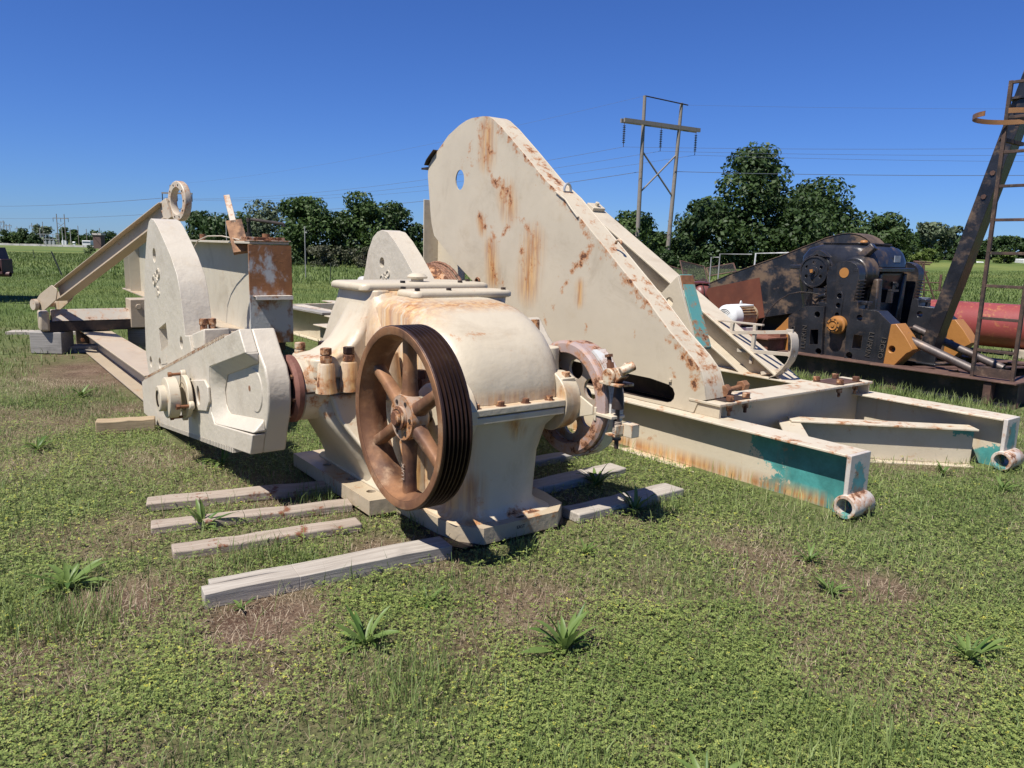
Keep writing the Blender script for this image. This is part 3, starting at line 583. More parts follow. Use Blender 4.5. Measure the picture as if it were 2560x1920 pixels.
# ---- near counterweight
wt = [(7.553, .571), (7.50, 1.018), (7.39, 1.345), (7.27, 1.555), (7.18, 1.687), (7.11, 1.745), (7.026, 1.77), (6.914, 1.754), (6.792, 1.704), (6.602, 1.60), (6.387, 1.472), (6.222, 1.34), (6.152, 1.225), (6.096, 1.048), (6.055, .887), (5.945, .899), (5.864, .755), (7.46, .35)]
wh = [circ(6.975, 1.467, .06, 18), [(6.962, .852), (6.676, .93), (6.634, .746), (6.917, .661)], circ(6.185, .82, .05, 16), circ(7.355, .515, .05, 16), circ(6.985, .55, .05, 16)]
b = MB(); b.prism(wt, 1.40, 1.605, 'u', wh); cw = part('counterweight', b, M_crank, G, .012, 3)
b = MB(); b.prism([(5.945, .80), (5.935, .915), (5.60, .985), (5.60, .83)], 1.42, 1.60, 'u'); part('clamp_lug', b, M_crank, cw, .01)
for k in (0, 1):
    b = MB(); b.cyl((1.48+.06*k, 5.83, .93), (1.48+.06*k, 5.83, .99), .026, n=6); b.cyl((1.48+.06*k, 5.83, .99), (1.48+.06*k, 5.83, 1.035), .031, n=6); part('clamp_nut', b, M_nut, cw, .003)
tm = frameM((1.397, 6.93, 1.285), (0, -.93, .36), (0, .36, .93)); part('raised_lettering', text_mb('ORO', .125, .008, tm), M_crank, cw, smooth=0)
tm = frameM((1.397, 6.90, 1.17), (0, -.93, .36), (0, .36, .93)); part('raised_lettering', text_mb('IR', .11, .008, tm), M_crank, cw, smooth=0)
b = MB(); b.prism([(6.93, .625), (6.72, .665), (6.70, .59), (6.92, .55)], 1.396, 1.402, 'u'); part('number_plate', b, M_crank, cw)
# ---- the far crank and its counterweight on the other end of the shaft
fw = [(7.55, .6), (7.41, 1.224), (7.35, 1.351), (7.279, 1.535), (7.166, 1.677), (7.067, 1.73), (6.972, 1.748), (6.847, 1.729), (6.696, 1.642), (6.501, 1.495), (6.36, 1.374), (6.258, 1.28), (6.05, .9), (5.9, .75)]
b = MB(); b.prism(fw, 3.5, 3.70, 'u', [circ(6.969, 1.429, .052, 18)]); c2 = part('counterweight', b, M_crank, G, .012, 3)
tm = frameM((3.497, 6.90, 1.295), (0, -.93, .36), (0, .36, .93)); part('raised_lettering', text_mb('ORO', .10, .007, tm), M_crank, c2, smooth=0)
b = MB(); b.prism(fullc, 3.44, 3.62, 'u'); part('crank', b, M_crank, G, .012); b = MB(); b.cyl((3.2, 4.49, .72), (3.5, 4.49, .72), .13, n=24); part('crankshaft', b, M_dark, G)
tm = frameM((2.47, 3.2185, .066), (1, 0, 0), (0, 0, 1)); part('hand_lettering', text_mb('EAST', .026, .0006, tm), flat('black marker', (.01, .01, .01), bump=0), base, smooth=0)
# ------------------------------------------------------------------ cream horsehead resting on the cream base skid
HO = (4.6, 5.6, .40)
def rel(p, o=HO): return (p[0]-o[0], p[1]-o[1], p[2]-o[2])
def stroke(u, L, o=HO): return [(rel((u, a[0], a[1]), o), rel((u, c[0], c[1]), o), wd) for a, c, wd in L]
hs = stroke(4.5, [((6.37, 2.77), (5.97, 2.48), .12), ((5.97, 2.48), (5.657, 2.234), .10), ((5.657, 2.234), (5.389, 2.07), .16), ((5.389, 2.07), (5.0, 1.74), .14), ((4.9, 1.69), (4.3, 1.2), .11), ((4.3, 1.2), (3.75, .75), .12),
    ((4.91, 1.66), (5.07, 1.55), .13), ((5.07, 1.55), (5.27, 1.36), .14), ((5.27, 1.36), (5.47, 1.08), .13), ((7.05, 2.45), (6.75, 2.86), .16), ((6.9, 2.44), (6.55, 2.55), .22), ((6.75, 2.62), (6.62, 2.8), .17), ((6.6, 2.4), (6.35, 2.16), .11), ((6.35, 2.24), (6.2, 2.05), .16),
    ((6.73, 1.97), (6.69, 1.85), .11), ((6.6, 1.9), (6.6, 1.8), .08), ((6.12, 1.92), (6.35, 1.66), .09), ((6.38, 1.66), (6.4, 1.55), .10), ((6.03, 1.9), (5.85, 1.75), .13), ((5.8, 1.8), (5.75, 1.55), .2), ((5.95, 1.62), (5.93, 1.45), .14), ((5.75, 1.5), (5.85, 1.3), .14),
    ((6.48, 1.75), (6.5, 1.5), .15), ((6.5, 1.45), (6.42, 1.28), .10), ((6.3, 1.3), (6.28, 1.22), .07), ((7.0, 2.95), (6.5, 2.88), .07), ((7.62, 2.62), (7.3, 2.82), .06), ((5.0, .97), (5.0, .88), .06), ((4.42, 1.0), (4.4, .92), .05), ((3.83, .9), (3.72, .62), .12), ((5.6, .98), (5.55, .86), .06), ((6.9, 2.36), (7.06, 2.34), .09), ((4.0, .72), (3.95, .66), .06), ((6.75, 1.25), (6.7, 1.15), .08)])
hrun = stroke(4.5, [((6.25, 2.12), (6.2, 1.98), .2), ((5.8, 1.65), (5.86, 1.25), .24), ((6.5, 1.6), (6.45, 1.3), .16), ((6.7, 1.88), (6.66, 1.78), .1), ((6.6, 2.75), (6.6, 2.5), .2), ((5.1, 1.3), (5.1, 1.15), .08)])
M_head = painted('horsehead enamel', (.475, .41, .305), chips=.05, stain=.9, streak=.12, edge=.0, attr=True, stroke_gain=.24, bump=.2, bsc=9)
hflange = stroke(4.62, [((7.0, 2.92), (6.37, 2.75), .08), ((6.37, 2.75), (5.4, 2.03), .14), ((5.3, 1.98), (3.72, .72), .16), ((3.7, .7), (3.63, .5), .14)])
M_hflange = painted('horsehead flange enamel', CREAM, chips=.55, stain=1, streak=.6, edge=.7, strokes=hflange, stroke_gain=.13)
HH = thing('horsehead', 'huge cream curved horsehead with rust scars and a round hole, standing behind the gear reducer', 'horsehead', HO)
ho = [(7.79, 2.39), (7.78, 2.5), (7.69, 2.58), (7.576, 2.65), (7.35, 2.792), (7.133, 2.872), (7.0, 2.905), (6.89, 2.917), (6.69, 2.912), (6.60, 2.90), (6.528, 2.872), (6.368, 2.772), (6.031, 2.522), (5.657, 2.234), (5.389, 2.07), (5.208, 1.931), (4.864, 1.668), (4.586, 1.45), (4.303, 1.23), (4.033, .995), (3.801, .826), (3.70, .731), (3.65, .62), (3.63, .52), (3.70, .50), (3.74, .404), (6.0, .404), (6.2, .75), (6.458, .991), (6.734, 1.199), (7.207, 1.45), (7.42, 1.584), (7.641, 1.723), (7.70, 1.86), (7.72, 1.95)]
slot = [(5.4, .62), (4.55, .60), (4.2, .60), (4.0, .578), (3.955, .555), (3.934, .515), (3.942, .475), (3.969, .447), (4.016, .432), (4.25, .426), (5.4, .42)]
hole = circ(7.11, 2.31, .085, 24, .105)
b = MB(); b.prism(ho, 4.495, 4.507, 'u', [slot, hole]); fp = part('side_plate', b, M_head, HH)
def grid_attr(o, strokes, runs, step):
    me = o.data; bm = bmesh.new(); bm.from_mesh(me); co = np.array([v.co[:] for v in bm.verts])
    for ax_ in (1, 2):
        n_ = [0, 0, 0]; n_[ax_] = 1
        for p in np.arange(co[:, ax_].min()+step, co[:, ax_].max(), step):
            c_ = [0, 0, 0]; c_[ax_] = p; bmesh.ops.bisect_plane(bm, geom=bm.verts[:]+bm.edges[:]+bm.faces[:], plane_co=c_, plane_no=n_)
    bm.to_mesh(me); bm.free(); V = np.array([v.co[:] for v in me.vertices])
    for nm_, L_ in (('rust', strokes), ('run', runs)):
        m = np.zeros(len(V))
        for a, c_, wd in L_:
            a, c_ = np.array(a), np.array(c_); ab = c_-a; t_ = np.clip(((V-a)@ab)/max(ab@ab, 1e-9), 0, 1); d = np.linalg.norm(V-(a+t_[:, None]*ab), axis=1); m = np.maximum(m, np.clip(1-d/wd, 0, 1))
        at = me.attributes.new(nm_, 'FLOAT', 'POINT'); at.data.foreach_set('value', m.astype(np.float32))
    me.polygons.foreach_set('use_smooth', [False]*len(me.polygons))
grid_attr(fp, hs, hrun, .035)
b = MB(); b.prism(ho, 4.715, 4.727, 'u', [circ(7.43, 2.345, .12, 24, .14)]); part('side_plate', b, M_head, HH, .003)
def strip(mb, line, u0, u1, th):
    """band following a (w,z) line, th thick inward"""
    n = len(line); nor = []
    for i in range(n):
        a, c = line[max(i-1, 0)], line[min(i+1, n-1)]; d = Vector((c[0]-a[0], c[1]-a[1])).normalized(); nor.append((-d.y, d.x))
    L = [[(u0, p[0], p[1]), (u1, p[0], p[1]), (u1, p[0]+q[0]*th, p[1]+q[1]*th), (u0, p[0]+q[0]*th, p[1]+q[1]*th)] for p, q in zip(line, nor)]
    mb.loft(L)
curve = ho[:24]
b = MB(); strip(b, [(p[0]+.0, p[1]) for p in curve], 4.508, 4.714, .012); part('curved_flange', b, M_hflange, HH, .003, smooth=50)
b = MB(); b.box((4.509, 3.76, .405), (4.713, 6.0, .413)); strip(b, [(6.0, .41), (6.2, .755), (6.458, .996), (6.734, 1.204), (7.207, 1.455), (7.42, 1.589), (7.641, 1.728), (7.715, 1.95), (7.785, 2.39)], 4.509, 4.713, .008); part('slot_shade_flange', b, M_dark, HH)  # closing strips added and coloured dark to put shade inside the slot
b = MB(); b.box((4.695, 3.78, .42), (4.71, 5.9, .70)); part('slot_shade_liner', b, M_dark, HH)  # added liner, its dark colour stands in for shade behind the slot
# bent lip that stands a little proud along the front edge
b = MB(); strip(b, [(5.47, 2.125), (5.40, 2.085), (5.33, 2.05), (5.24, 1.965), (5.15, 1.89)], 4.478, 4.50, .014); part('bent_lip', b, M_hflange, HH, .003)
b = MB(); strip(b, [(7.80, 2.51), (7.76, 2.56), (7.70, 2.60), (7.6, 2.66)], 4.45, 4.78, .01); b.box((4.5, 7.80, 2.47), (4.62, 7.95, 2.49)); part('wire_lug', b, M_dark, HH)
b = MB(); b.tube([(4.62+.04*math.cos(a), 5.47, 2.14+.055*math.sin(a)) for a in np.linspace(-.3, PI+.3, 12)], .012, 8); part('shackle', b, flat('galvanised', (.5, .5, .48), .4, metal=.6), HH)
b = MB(); b.box((4.478, 3.97, .605), (4.497, 4.0, .625)); part('welded_tab', b, M_head, HH)
for w_, z_ in ((4.75, 1.63), (6.72, 1.22)):
    b = MB(); b.tube([(4.6 if w_ < 5 else 4.485, w_+.035*math.cos(a), z_+.03+.035*math.sin(a)) for a in np.linspace(0, PI, 9)], .012, 7); part('lifting_eye', b, M_nut, HH)
b = MB(); b.prism([(7.68, 1.0), (8.3, 1.0), (8.3, 2.15), (8.24, 2.17), (7.68, 2.17)], 4.93, 4.945, 'u'); b.box((4.73, 8.285, 1.0), (4.93, 8.3, 2.16)); b.box((4.73, 7.2, 1.0), (4.93, 7.215, 1.5)); part('rear_box_plate', b, M_cream, HH, .003)
# ------------------------------------------------------------------ base skid
SO = (5.5, 4.5, 0)
SOLID += [(4.36, 4.62, 2.4, 12), (6.45, 6.85, 2.35, 12), (4.5, 5.0, 3.6, 7.0)]
SK = thing('base_skid', 'cream steel base skid of wide flange beams with teal showing through at its pipe ends', 'skid', SO)
tealw = [((4.49-5.5, 2.36-4.5, .2), (4.49-5.5, 2.75-4.5, .18), .52), ((4.49-5.5, 2.5-4.5, .3), (4.49-5.5, 3.05-4.5, .34), .26), ((4.49-5.5, 2.3-4.5, .0), (4.49-5.5, 2.9-4.5, .02), .3), ((6.6-5.5, 2.4-4.5, .05), (6.6-5.5, 2.6-4.5, .02), .16), ((6.45-5.5, 2.5-4.5, .27), (6.35-5.5, 2.6-4.5, .27), .1)]
M_skid = painted('skid enamel', CREAM, chips=.45, stain=.5, streak=.35, edge=.9, alt=(.06, .25, .23), altw=tealw, run=[((4.49-5.5, 2.6-4.5, .02), (4.49-5.5, 6.0, .02), .09), ((6.6-5.5, 2.6-4.5, .02), (6.6-5.5, 6.0, .02), .08)])
M_skidtop = painted('skid flange enamel', (.52, .455, .345), chips=1.05, stain=.7, streak=.2, edge=1.1)
def ibeam(parent, p0, p1, H, Wd, mats, tw=.016, tf=.018, side=None, names=('web', 'top_flange', 'bottom_flange'), bot=True):
    """p0,p1 at the foot of the web; three parts"""
    p0, p1 = Vector(p0), Vector(p1); d = (p1-p0).normalized(); sd = Vector(side) if side else Vector((d.y, -d.x, 0))
    b = MB(); b.obox(p0, p1, sd, -tw/2, tw/2, tf, H-tf); r = [part(names[0], b, mats[0], parent, .003)]
    b = MB(); b.obox(p0, p1, sd, -Wd/2, Wd/2, H-tf+.001, H); r.append(part(names[1], b, mats[1], parent, .004))
    if bot: b = MB(); b.obox(p0, p1, sd, -Wd/2, Wd/2, 0, tf-.001); r.append(part(names[2], b, mats[0], parent, .003))
    return r
ibeam(SK, (4.49, 11.0, -.03), (4.49, 2.42, -.03), .43, .235, (M_skid, M_skidtop))
ibeam(SK, (6.60, 11.0, -.03), (6.60, 2.36, -.03), .43, .25, (M_skid, M_skidtop))
for u_, w_, s_ in ((4.49, 2.39, 1), (6.60, 2.33, 1)):
    b = MB(); b.box((u_-.115, w_, .13), (u_+.115, w_+.03, .40)); part('end_plate', b, painted('end plate', (.48, .44, .39), chips=1.2, stain=.4, edge=1, alt=(.08, .27, .28), altw=[((u_-5.5, w_-4.5, .3), (u_-5.5, w_-4.5, .2), .12)]), SK, .004)
    b = MB(); b.lathe([(0, .052), (0, .073), (.005, .076), (.23, .076), (.235, .073), (.235, .052)], (u_-.14, w_+.0, .075), (1, 0, 0), 40, closed=True); part('pipe_end', b, painted('pipe end', (.5, .46, .4), chips=1.7, stain=.5, edge=1.1, alt=(.10, .35, .33), altw=[((u_-.14-5.5, w_-4.5, .02), (u_-5.5, w_-4.5, .02), .08)]), SK, .002, smooth=40)
# cross beam with bolts, rusted corner pads
b = MB(); b.box((4.505, 3.505, .40), (4.53, 3.775, .488)); b.box((4.51, 3.60, .0), (6.58, 3.62, .486)); part('cross_web', b, M_skid, SK, .003)
b = MB(); b.box((4.49, 3.49, .489), (6.62, 3.79, .51)); cf_ = part('cross_flange', b, M_skidtop, SK, .004)
b = MB(); b.box((6.585, 3.51, .40), (6.6, 3.77, .488)); part('end_stiffener', b, M_skid, SK)
for u0, u1 in ((4.60, 4.90), (6.1, 6.5)):
    b = MB(); b.box((u0, 3.53, .5105), (u1, 3.76, .516)); part('shim_plate', b, M_skidrust, cf_)
for u_, w_ in ((4.60, 3.73), (4.65, 3.53), (4.87, 3.55), (6.12, 3.74), (6.16, 3.54), (6.42, 3.74), (6.45, 3.56)):
    b = MB(); b.cyl((u_, w_, .516), (u_, w_, .556), .032, n=6); b.cyl((u_, w_, .44), (u_, w_, .488), .026, n=6); b.cyl((u_, w_, .40), (u_, w_, .516), .014, n=8); part('flange_bolt', b, M_nut, cf_, .003)
b = MB(); b.cyl((4.74, 3.66, .56), (5.02, 3.70, .57), .019, n=12); b.cyl((4.70, 3.64, .565), (4.78, 3.665, .565), .05, n=6); b.cyl((4.98, 3.69, .575), (5.06, 3.705, .575), .043, n=6); b.cyl((4.77, 3.662, .565), (4.80, 3.667, .565), .036, n=14)
solo('rusted_bolt', 'loose rusted long bolt with nuts lying on the cream cross beam', 'bolt', b, rusty('flaking bolt rust', a=(.17, .075, .035), b=(.34, .17, .08), bump=.9), (4.88, 3.68, .516), bevel=.004)
# V brace: two short beams from the cross beam to the two runners
for p1, nm in (((6.46, 2.55, -.02), 0), ((4.62, 2.85, -.02), 1)):
    p0 = (5.42, 3.52, -.02)
    H_ = .32 if nm == 0 else .30
    r_ = ibeam(SK, p0, p1, H_, .17, (M_skid, M_skidtop), names=('brace_web', 'brace_flange', 'brace_flange'))
# ------------------------------------------------------------------ inclined cream post leg with its ladder cage, standing on the far runner
IO = (6.62, 4.45, .40)
PL = thing('post_leg', 'long cream I beam leg sloping down to the far runner behind the horsehead', 'beam', IO)
M_leg = painted('leg enamel', (.49, .425, .32), chips=.35, stain=.4, streak=.25, edge=.8)
A_, B_ = Vector((6.66, 7.52, 1.93)), Vector((6.66, 4.52, .20)); dd = (B_-A_).normalized(); nn = Vector((0, -dd.z, dd.y)); nn = nn if nn.z > 0 else -nn
b = MB(); b.obox(A_, B_-dd*.05, (1, 0, 0), -.008, .008, .02, .235); part('web', b, M_leg, PL)
b = MB(); b.obox(A_, B_+dd*.17, (1, 0, 0), -.15, .15, .236, .256); part('top_flange', b, M_leg, PL, .004)
b = MB(); b.obox(A_, B_-dd*.35, (1, 0, 0), -.15, .15, 0, .019); part('bottom_flange', b, M_leg, PL, .004)
b = MB(); b.prism([(4.6, .405), (5.35, .405), (7.35, 1.60), (7.35, 1.8)], 6.672, 6.68, 'u'); part('gusset', b, M_leg, PL)
b = MB(); b.obox(A_+nn*.256+dd*.0, A_+nn*.256+dd*.14, (1, 0, 0), -.1, .1, 0, .05); b.cyl(A_+nn*.30+dd*.07, A_+nn*.35+dd*.07, .03, n=6); part('top_bracket', b, M_leg, PL, .004)
LC = thing('ladder_cage', 'cream ladder cage hoop with flat bars, lying on its side against the cream leg', 'ladder cage', (6.8, 4.75, .45))
cx, cz = 4.95, .645; hoop = [(cx-.52*math.cos(a)*1.30, cz+.265*math.sin(a)) for a in np.linspace(-1.1, 1.0, 18)]
hoop = [(4.47, .40), (4.40, .435), (4.33, .51), (4.275, .59), (4.250, .66), (4.245, .73), (4.252, .80), (4.27, .85), (4.30, .875)]
M_cage = painted('cage enamel', (.48, .42, .335), chips=.7, stain=.7, streak=.2, edge=1)
b = MB(); strip(b, hoop, 6.47, 6.59, -.010); part('hoop', b, M_cage, LC, .002)
for w0, z0, w1, z1 in ((5.05, .79, 4.30, .873), (4.93, .62, 4.26, .655), (4.62, .42, 4.33, .508)):
    b = MB(); b.obox((6.55, w0, z0), (6.55, w1, z1), (1, 0, 0), -.004, .02, -.018, .018); b.box((6.53, w1-.01, z1-.026), (6.55, w1+.06, z1+.026)); part('cage_bar', b, M_cage, LC, .002)
b = MB(); b.obox((6.58, 5.25, .905), (6.58, 4.66, .905), (0, 0, 1), -.009, .009, -.02, .02); part('rail', b, M_cage, LC, .002)
for w_ in (4.76, 5.04):
    b = MB(); b.obox((6.57, w_, .50 if w_ < 5 else .74), (6.57, w_-.015, .895), (1, 0, 0), -.016, .016, -.018, .018); part('stile', b, M_cage, LC, .002)
TB = thing('wedge_bracket', 'cream wedge bracket with a worn teal side, between the horsehead and the sloping leg', 'bracket', (5.3, 4.65, .85))
b = MB(); b.prism([(4.66, 1.40), (4.89, 1.19), (4.62, .88), (4.50, .72), (4.40, .80)], 5.26, 5.285, 'u', [circ(4.74, 1.155, .045, 16)]); part('face_plate', b, M_leg, TB, .003)
b = MB(); b.prism([(4.665, 1.41), (4.655, 1.41), (4.38, .78), (4.39, .76)], 5.29, 5.45, 'u'); part('side_plate', b, M_teal, TB, .002)
b = MB(); b.prism([(4.658, 1.40), (4.646, 1.405), (4.602, 1.28), (4.612, 1.275)], 5.288, 5.452, 'u'); part('rusted_cap', b, M_rust, TB, .002)
# ------------------------------------------------------------------ walking beam with the rusted end plate
WB = thing('walking_beam', 'deep cream walking beam with a rust stained end plate', 'walking beam', (2.95, 9.0, 0))
wb0, wb1 = Vector((2.97, 8.72, .47)), Vector((3.37, 19.2, .47)); wd_ = (wb1-wb0).normalized(); ws = Vector((wd_.y, -wd_.x, 0))
M_wb = painted('walking beam enamel', (.48, .43, .335), chips=.12, stain=.2, streak=.2, edge=.6)
M_wbd = painted('dirty beam flange', (.38, .31, .225), chips=.7, stain=.7, streak=.7, edge=.9)
b = MB(); b.obox(wb0, wb1, ws, -.012, .012, .025, 1.105); part('web', b, M_wb, WB)
b = MB(); b.obox(wb0, wb1, ws, -.225, .225, 1.106, 1.135); part('top_flange', b, M_wb, WB, .004)
b = MB(); b.obox(wb0, wb1, ws, -.225, .225, 0, .024); part('bottom_flange', b, M_wbd, WB, .004)
for f_ in (.55, .955):
    c_ = wb0+(wb1-wb0)*f_; b = MB(); b.obox(c_, c_+wd_*.014, ws, .014, .215, .03, 1.1); b.obox(c_, c_+wd_*.014, ws, -.215, -.014, .03, 1.1)
    if f_ > .9: c3 = c_-wd_*.75; b.obox(c3, c3+wd_*.014, ws, -.215, -.014, .03, 1.1); b.obox(c3, c3+wd_*.014, ws, .014, .215, .03, 1.1)
    part('stiffener', b, M_wb, WB)
c_ = wb0-wd_*.022
t = NT('rusted end plate paint'); pz = t.sep()
rn = t.noise(2.6, 8, .62, vec=t.scale(t.co, (1, 1, .8)), dist=.6)
zb = t.math('ADD', t.mapr(pz['Z'], .85, 1.15), t.math('MULTIPLY', t.mapr(pz['Z'], .64, .5, 0, 1), .9))
rm = t.mapr(t.math('ADD', t.math('ADD', rn, t.math('MULTIPLY', t.math('SUBTRACT', t.noise(9, 7, .7, vec=t.scale(t.co, (1, 1, .5))), .5), .5)), t.math('MULTIPLY', zb, .12)), .48, .62)
col = t.mix(t.noise(3, 5), (.33, .35, .36), (.43, .43, .41)); col = t.mix(rm, col, t.mix(t.noise(6, 6, .65, vec=t.scale(t.co, (2, 2, .7))), (.12, .045, .018), (.33, .145, .05)))
dk = t.mapr(t.noise(7, 7, .7, vec=t.scale(t.co, (.7, .7, 2))), .66, .70); col = t.mix(t.math('MULTIPLY', dk, .85), col, (.05, .025, .018)); t.bump(t.noise(30, 6), .3, .01)
M_plate = t.done(col, .65)
b = MB(); b.obox(c_, c_+wd_*.02, ws, -.245, .245, -.02, 1.10); ep = part('end_plate', b, M_plate, WB, .004)
b = MB(); b.obox(c_-wd_*.12, c_-wd_*.001, ws, -.21, .215, .52, .53); b.obox(c_-wd_*.12, c_-wd_*.11, ws, -.21, .215, .485, .53); part('ledge', b, painted('white ledge', (.6, .56, .5), chips=1.3, stain=.7, edge=1), ep, .003)
b = MB(); b.obox(c_-wd_*.005, c_+wd_*.22, ws, -.23, .24, 1.136, 1.15); b.obox(c_+wd_*.2, c_+wd_*.5, ws, -.2, .235, 1.15, 1.185); part('cap_plate', b, painted('flaking cap', (.38, .355, .31), chips=2.2, stain=1, edge=1), WB, .004)
for f_ in (.06, .38): c2_ = wb0+(wb1-wb0)*f_+ws*(.0); b = MB(); b.cyl((c2_.x+.15, c2_.y, 1.605), (c2_.x+.15, c2_.y, 1.70), .045, n=14); part('stub_pipe', b, M_rust, WB)
for d_, s_ in ((.25, -.1), (.5, .12)):
    c2_ = wb0+wd_*d_+ws*s_; b = MB(); b.box((c2_.x-.14, c2_.y-.14, 0), (c2_.x+.14, c2_.y+.14, .12)); b.box((c2_.x-.09, c2_.y-.2, .12), (c2_.x+.09, c2_.y+.2, .30)); b.box((c2_.x-.16, c2_.y-.1, .30), (c2_.x+.16, c2_.y+.1, .449))
    part('support_block', b, M_dark, WB, .004)
solo_wire = MB(); w0 = wb0+wd_*.45-ws*.23
pts = [(2.80, 9.25, 1.62), (2.72, 9.7, 1.66), (2.66, 10.1, 1.655), (2.62, 10.4, 1.60), (2.60, 10.6, 1.48), (2.59, 10.68, 1.3), (2.58, 10.70, 1.05), (2.57, 10.72, .75), (2.55, 10.75, .50)]
solo_wire.tube(pts, .008, 6); solo('bent_wire', 'thin bent wire hooked over the walking beam and hanging down its web', 'wire', solo_wire, M_cage, (2.6, 10.5, .5))
# ------------------------------------------------------------------ equalizer with its two pitman arms, far left  (world axes)
def wuw(x, y): c, s = math.cos(TH), math.sin(TH); return (x*c+y*s, -x*s+y*c)
EQ = thing('pitman_equalizer', 'cream equalizer beam with two pitman arms, the nearer ending in a big rusted ring eye', 'pitman arms', (-7.35, 11.9, 0), 0)
hd = Vector((.85, -.53, 0)).normalized(); nrmP = Vector((-.53, -.85, 0)).normalized()
M_pit = painted('pitman enamel', (.42, .34, .245), chips=.5, stain=.7, streak=.5, edge=.8)
M_eye = painted('pitman eye', (.46, .39, .3), chips=1.3, stain=1, streak=.6, edge=1)
P0 = Vector((-7.30, 11.88, .56)); P1 = Vector((-4.34, 10.03, 2.09)); da = (P1-P0).normalized(); up_ = nrmP.cross(da); up_ = up_ if up_.z > 0 else -up_
def pit(P0, P1, flo):
    a = P0+da*.45; e = P1-da*.30
    b = MB(); b.obox(a, e, nrmP, -.007, .007, -.10, .10); part('arm_web', b, M_pit, EQ)
    b = MB(); b.obox(a, e, nrmP, -.09, .09, .101, .115); part('arm_flange', b, M_pit, EQ, .003)
    b = MB(); b.obox(a, e, nrmP, -.09, .09, -.115, -.101); part('arm_flange', b, M_pit, EQ, .003)
    for s_ in (-.12, .12):
        b = MB(); pts = [(-.02, -.09), (.12, -.14), (.52, -.12), (.62, -.02), (.62, .02), (.52, .12), (.12, .12), (-.02, .08)]
        vs = [P0+da*x+up_*y+nrmP*(s_+d) for d in (-.008, .008) for x, y in pts]; n = len(pts)
        b.add(vs, [tuple(range(n)), tuple(reversed(range(n, 2*n)))]+[(i, (i+1) % n, n+(i+1) % n, n+i) for i in range(n)]); part('fork_plate', b, M_pit, EQ, .003)
    nR = Vector((-.67, -.74, 0)).normalized()
    b = MB(); b.lathe([(-.045, .172), (-.045, .245), (-.035, .253), (.035, .253), (.045, .245), (.045, .172), (.035, .167), (-.035, .167)], P1, nR, 48, closed=True)
    b.obox(P1-da*.36, P1-da*.20, nrmP, -.045, .045, -.13, .13); part('ring_eye', b, M_eye, EQ, .003, smooth=40)
    b = MB()
    for k in range(10): q = 2*PI*k/10; c_ = P1+(Vector((nR.y, -nR.x, 0))*math.cos(q)+Vector((0, 0, 1))*math.sin(q))*.207; b.cyl(c_+nR*.044, c_+nR*.050, .011, n=8)
    part('eye_bolt', b, M_dark, EQ)
pit(P0, P1, 0)
# second arm, seen almost edge on behind the tall counterweight
b = MB(); Q0, Q1 = Vector((-3.70, 10.4, 1.45)), Vector((-4.05, 10.9, 2.22)); e_ = Vector((.75, .2, 0)); b.obox(Q0, Q0+(Q1-Q0)*.55, e_, -.10, .11, -.03, .03); part('arm_web', b, rusty('arm rust', a=(.2, .1, .05), b=(.36, .2, .1)), EQ, .004)
b = MB(); b.obox(Q0+(Q1-Q0)*.5, Q1, e_, -.045, .035, -.03, .03); part('ring_eye', b, M_eye, EQ, .004)
b = MB(); E0, E1 = Vector((-7.42, 11.92, .30)), Vector((-5.91, 12.995, .30)); ed = (E1-E0).normalized(); es = Vector((ed.y, -ed.x, 0))
b.obox(E0, E1, es, -.18, .20, -.17, -.01); part('equalizer_beam', b, M_dark, EQ, .01)  # lower half coloured dark to paint in the shade below the sloped face
t_mott = painted('lichened enamel', (.36, .32, .265), chips=1.5, stain=.3, streak=.2, edge=.8, chipcol=(.03, .03, .028))
b = MB(); vs = [p+es*a+Vector((0, 0, z_)) for p in (E0+ed*.12, E1) for a, z_ in ((.205, -.005), (.03, .165), (-.03, .165), (-.18, -.005))]; b.add(vs, [(0, 1, 2, 3), (7, 6, 5, 4), (0, 4, 5, 1), (1, 5, 6, 2), (2, 6, 7, 3), (3, 7, 4, 0)]); part('equalizer_web', b, t_mott, EQ, .006)
b = MB(); b.obox(E0-ed*.05, E0+ed*.09, es, -.2, .22, -.16, .15); part('end_casting', b, M_pit, EQ, .03)
b = MB(); c_ = E0+ed*1.23; b.obox(c_, c_+ed*.35, es, -.2, .26, -.14, .32); b.cyl(c_+es*.26+ed*.12+Vector((0, 0, .2)), c_+es*.275+ed*.12+Vector((0, 0, .2)), .045, n=14); part('bearing_block', b, M_pit, EQ, .02)
for k_, (d_, h_) in enumerate(((.12, .10), (1.5, .10))):
    pass
b = MB(); b.cyl(P0-nrmP*.2, P0+nrmP*.2, .05, n=18); b.cyl(P0+nrmP*.15, P0+nrmP*.21, .085, n=18); part('pin', b, M_eye, EQ)
for ch in EQ.children_recursive: ch.data.transform(Matrix.Scale(.88, 4))
EQ.location = (-6.468, 10.472, .192)
for k_, (x_, y_, lb_) in enumerate(((-6.45, 10.55, 'dark timber block under the left end of the equalizer'), (-5.45, 11.25, 'dark timber block under the bearing end of the equalizer'))):
    b = MB(); b.box((x_-.22, y_-.15, 0), (x_+.22, y_+.15, .30)); solo('timber_block', lb_, 'block', b, M_wood_d, (x_, y_, 0), 0, bevel=.01)
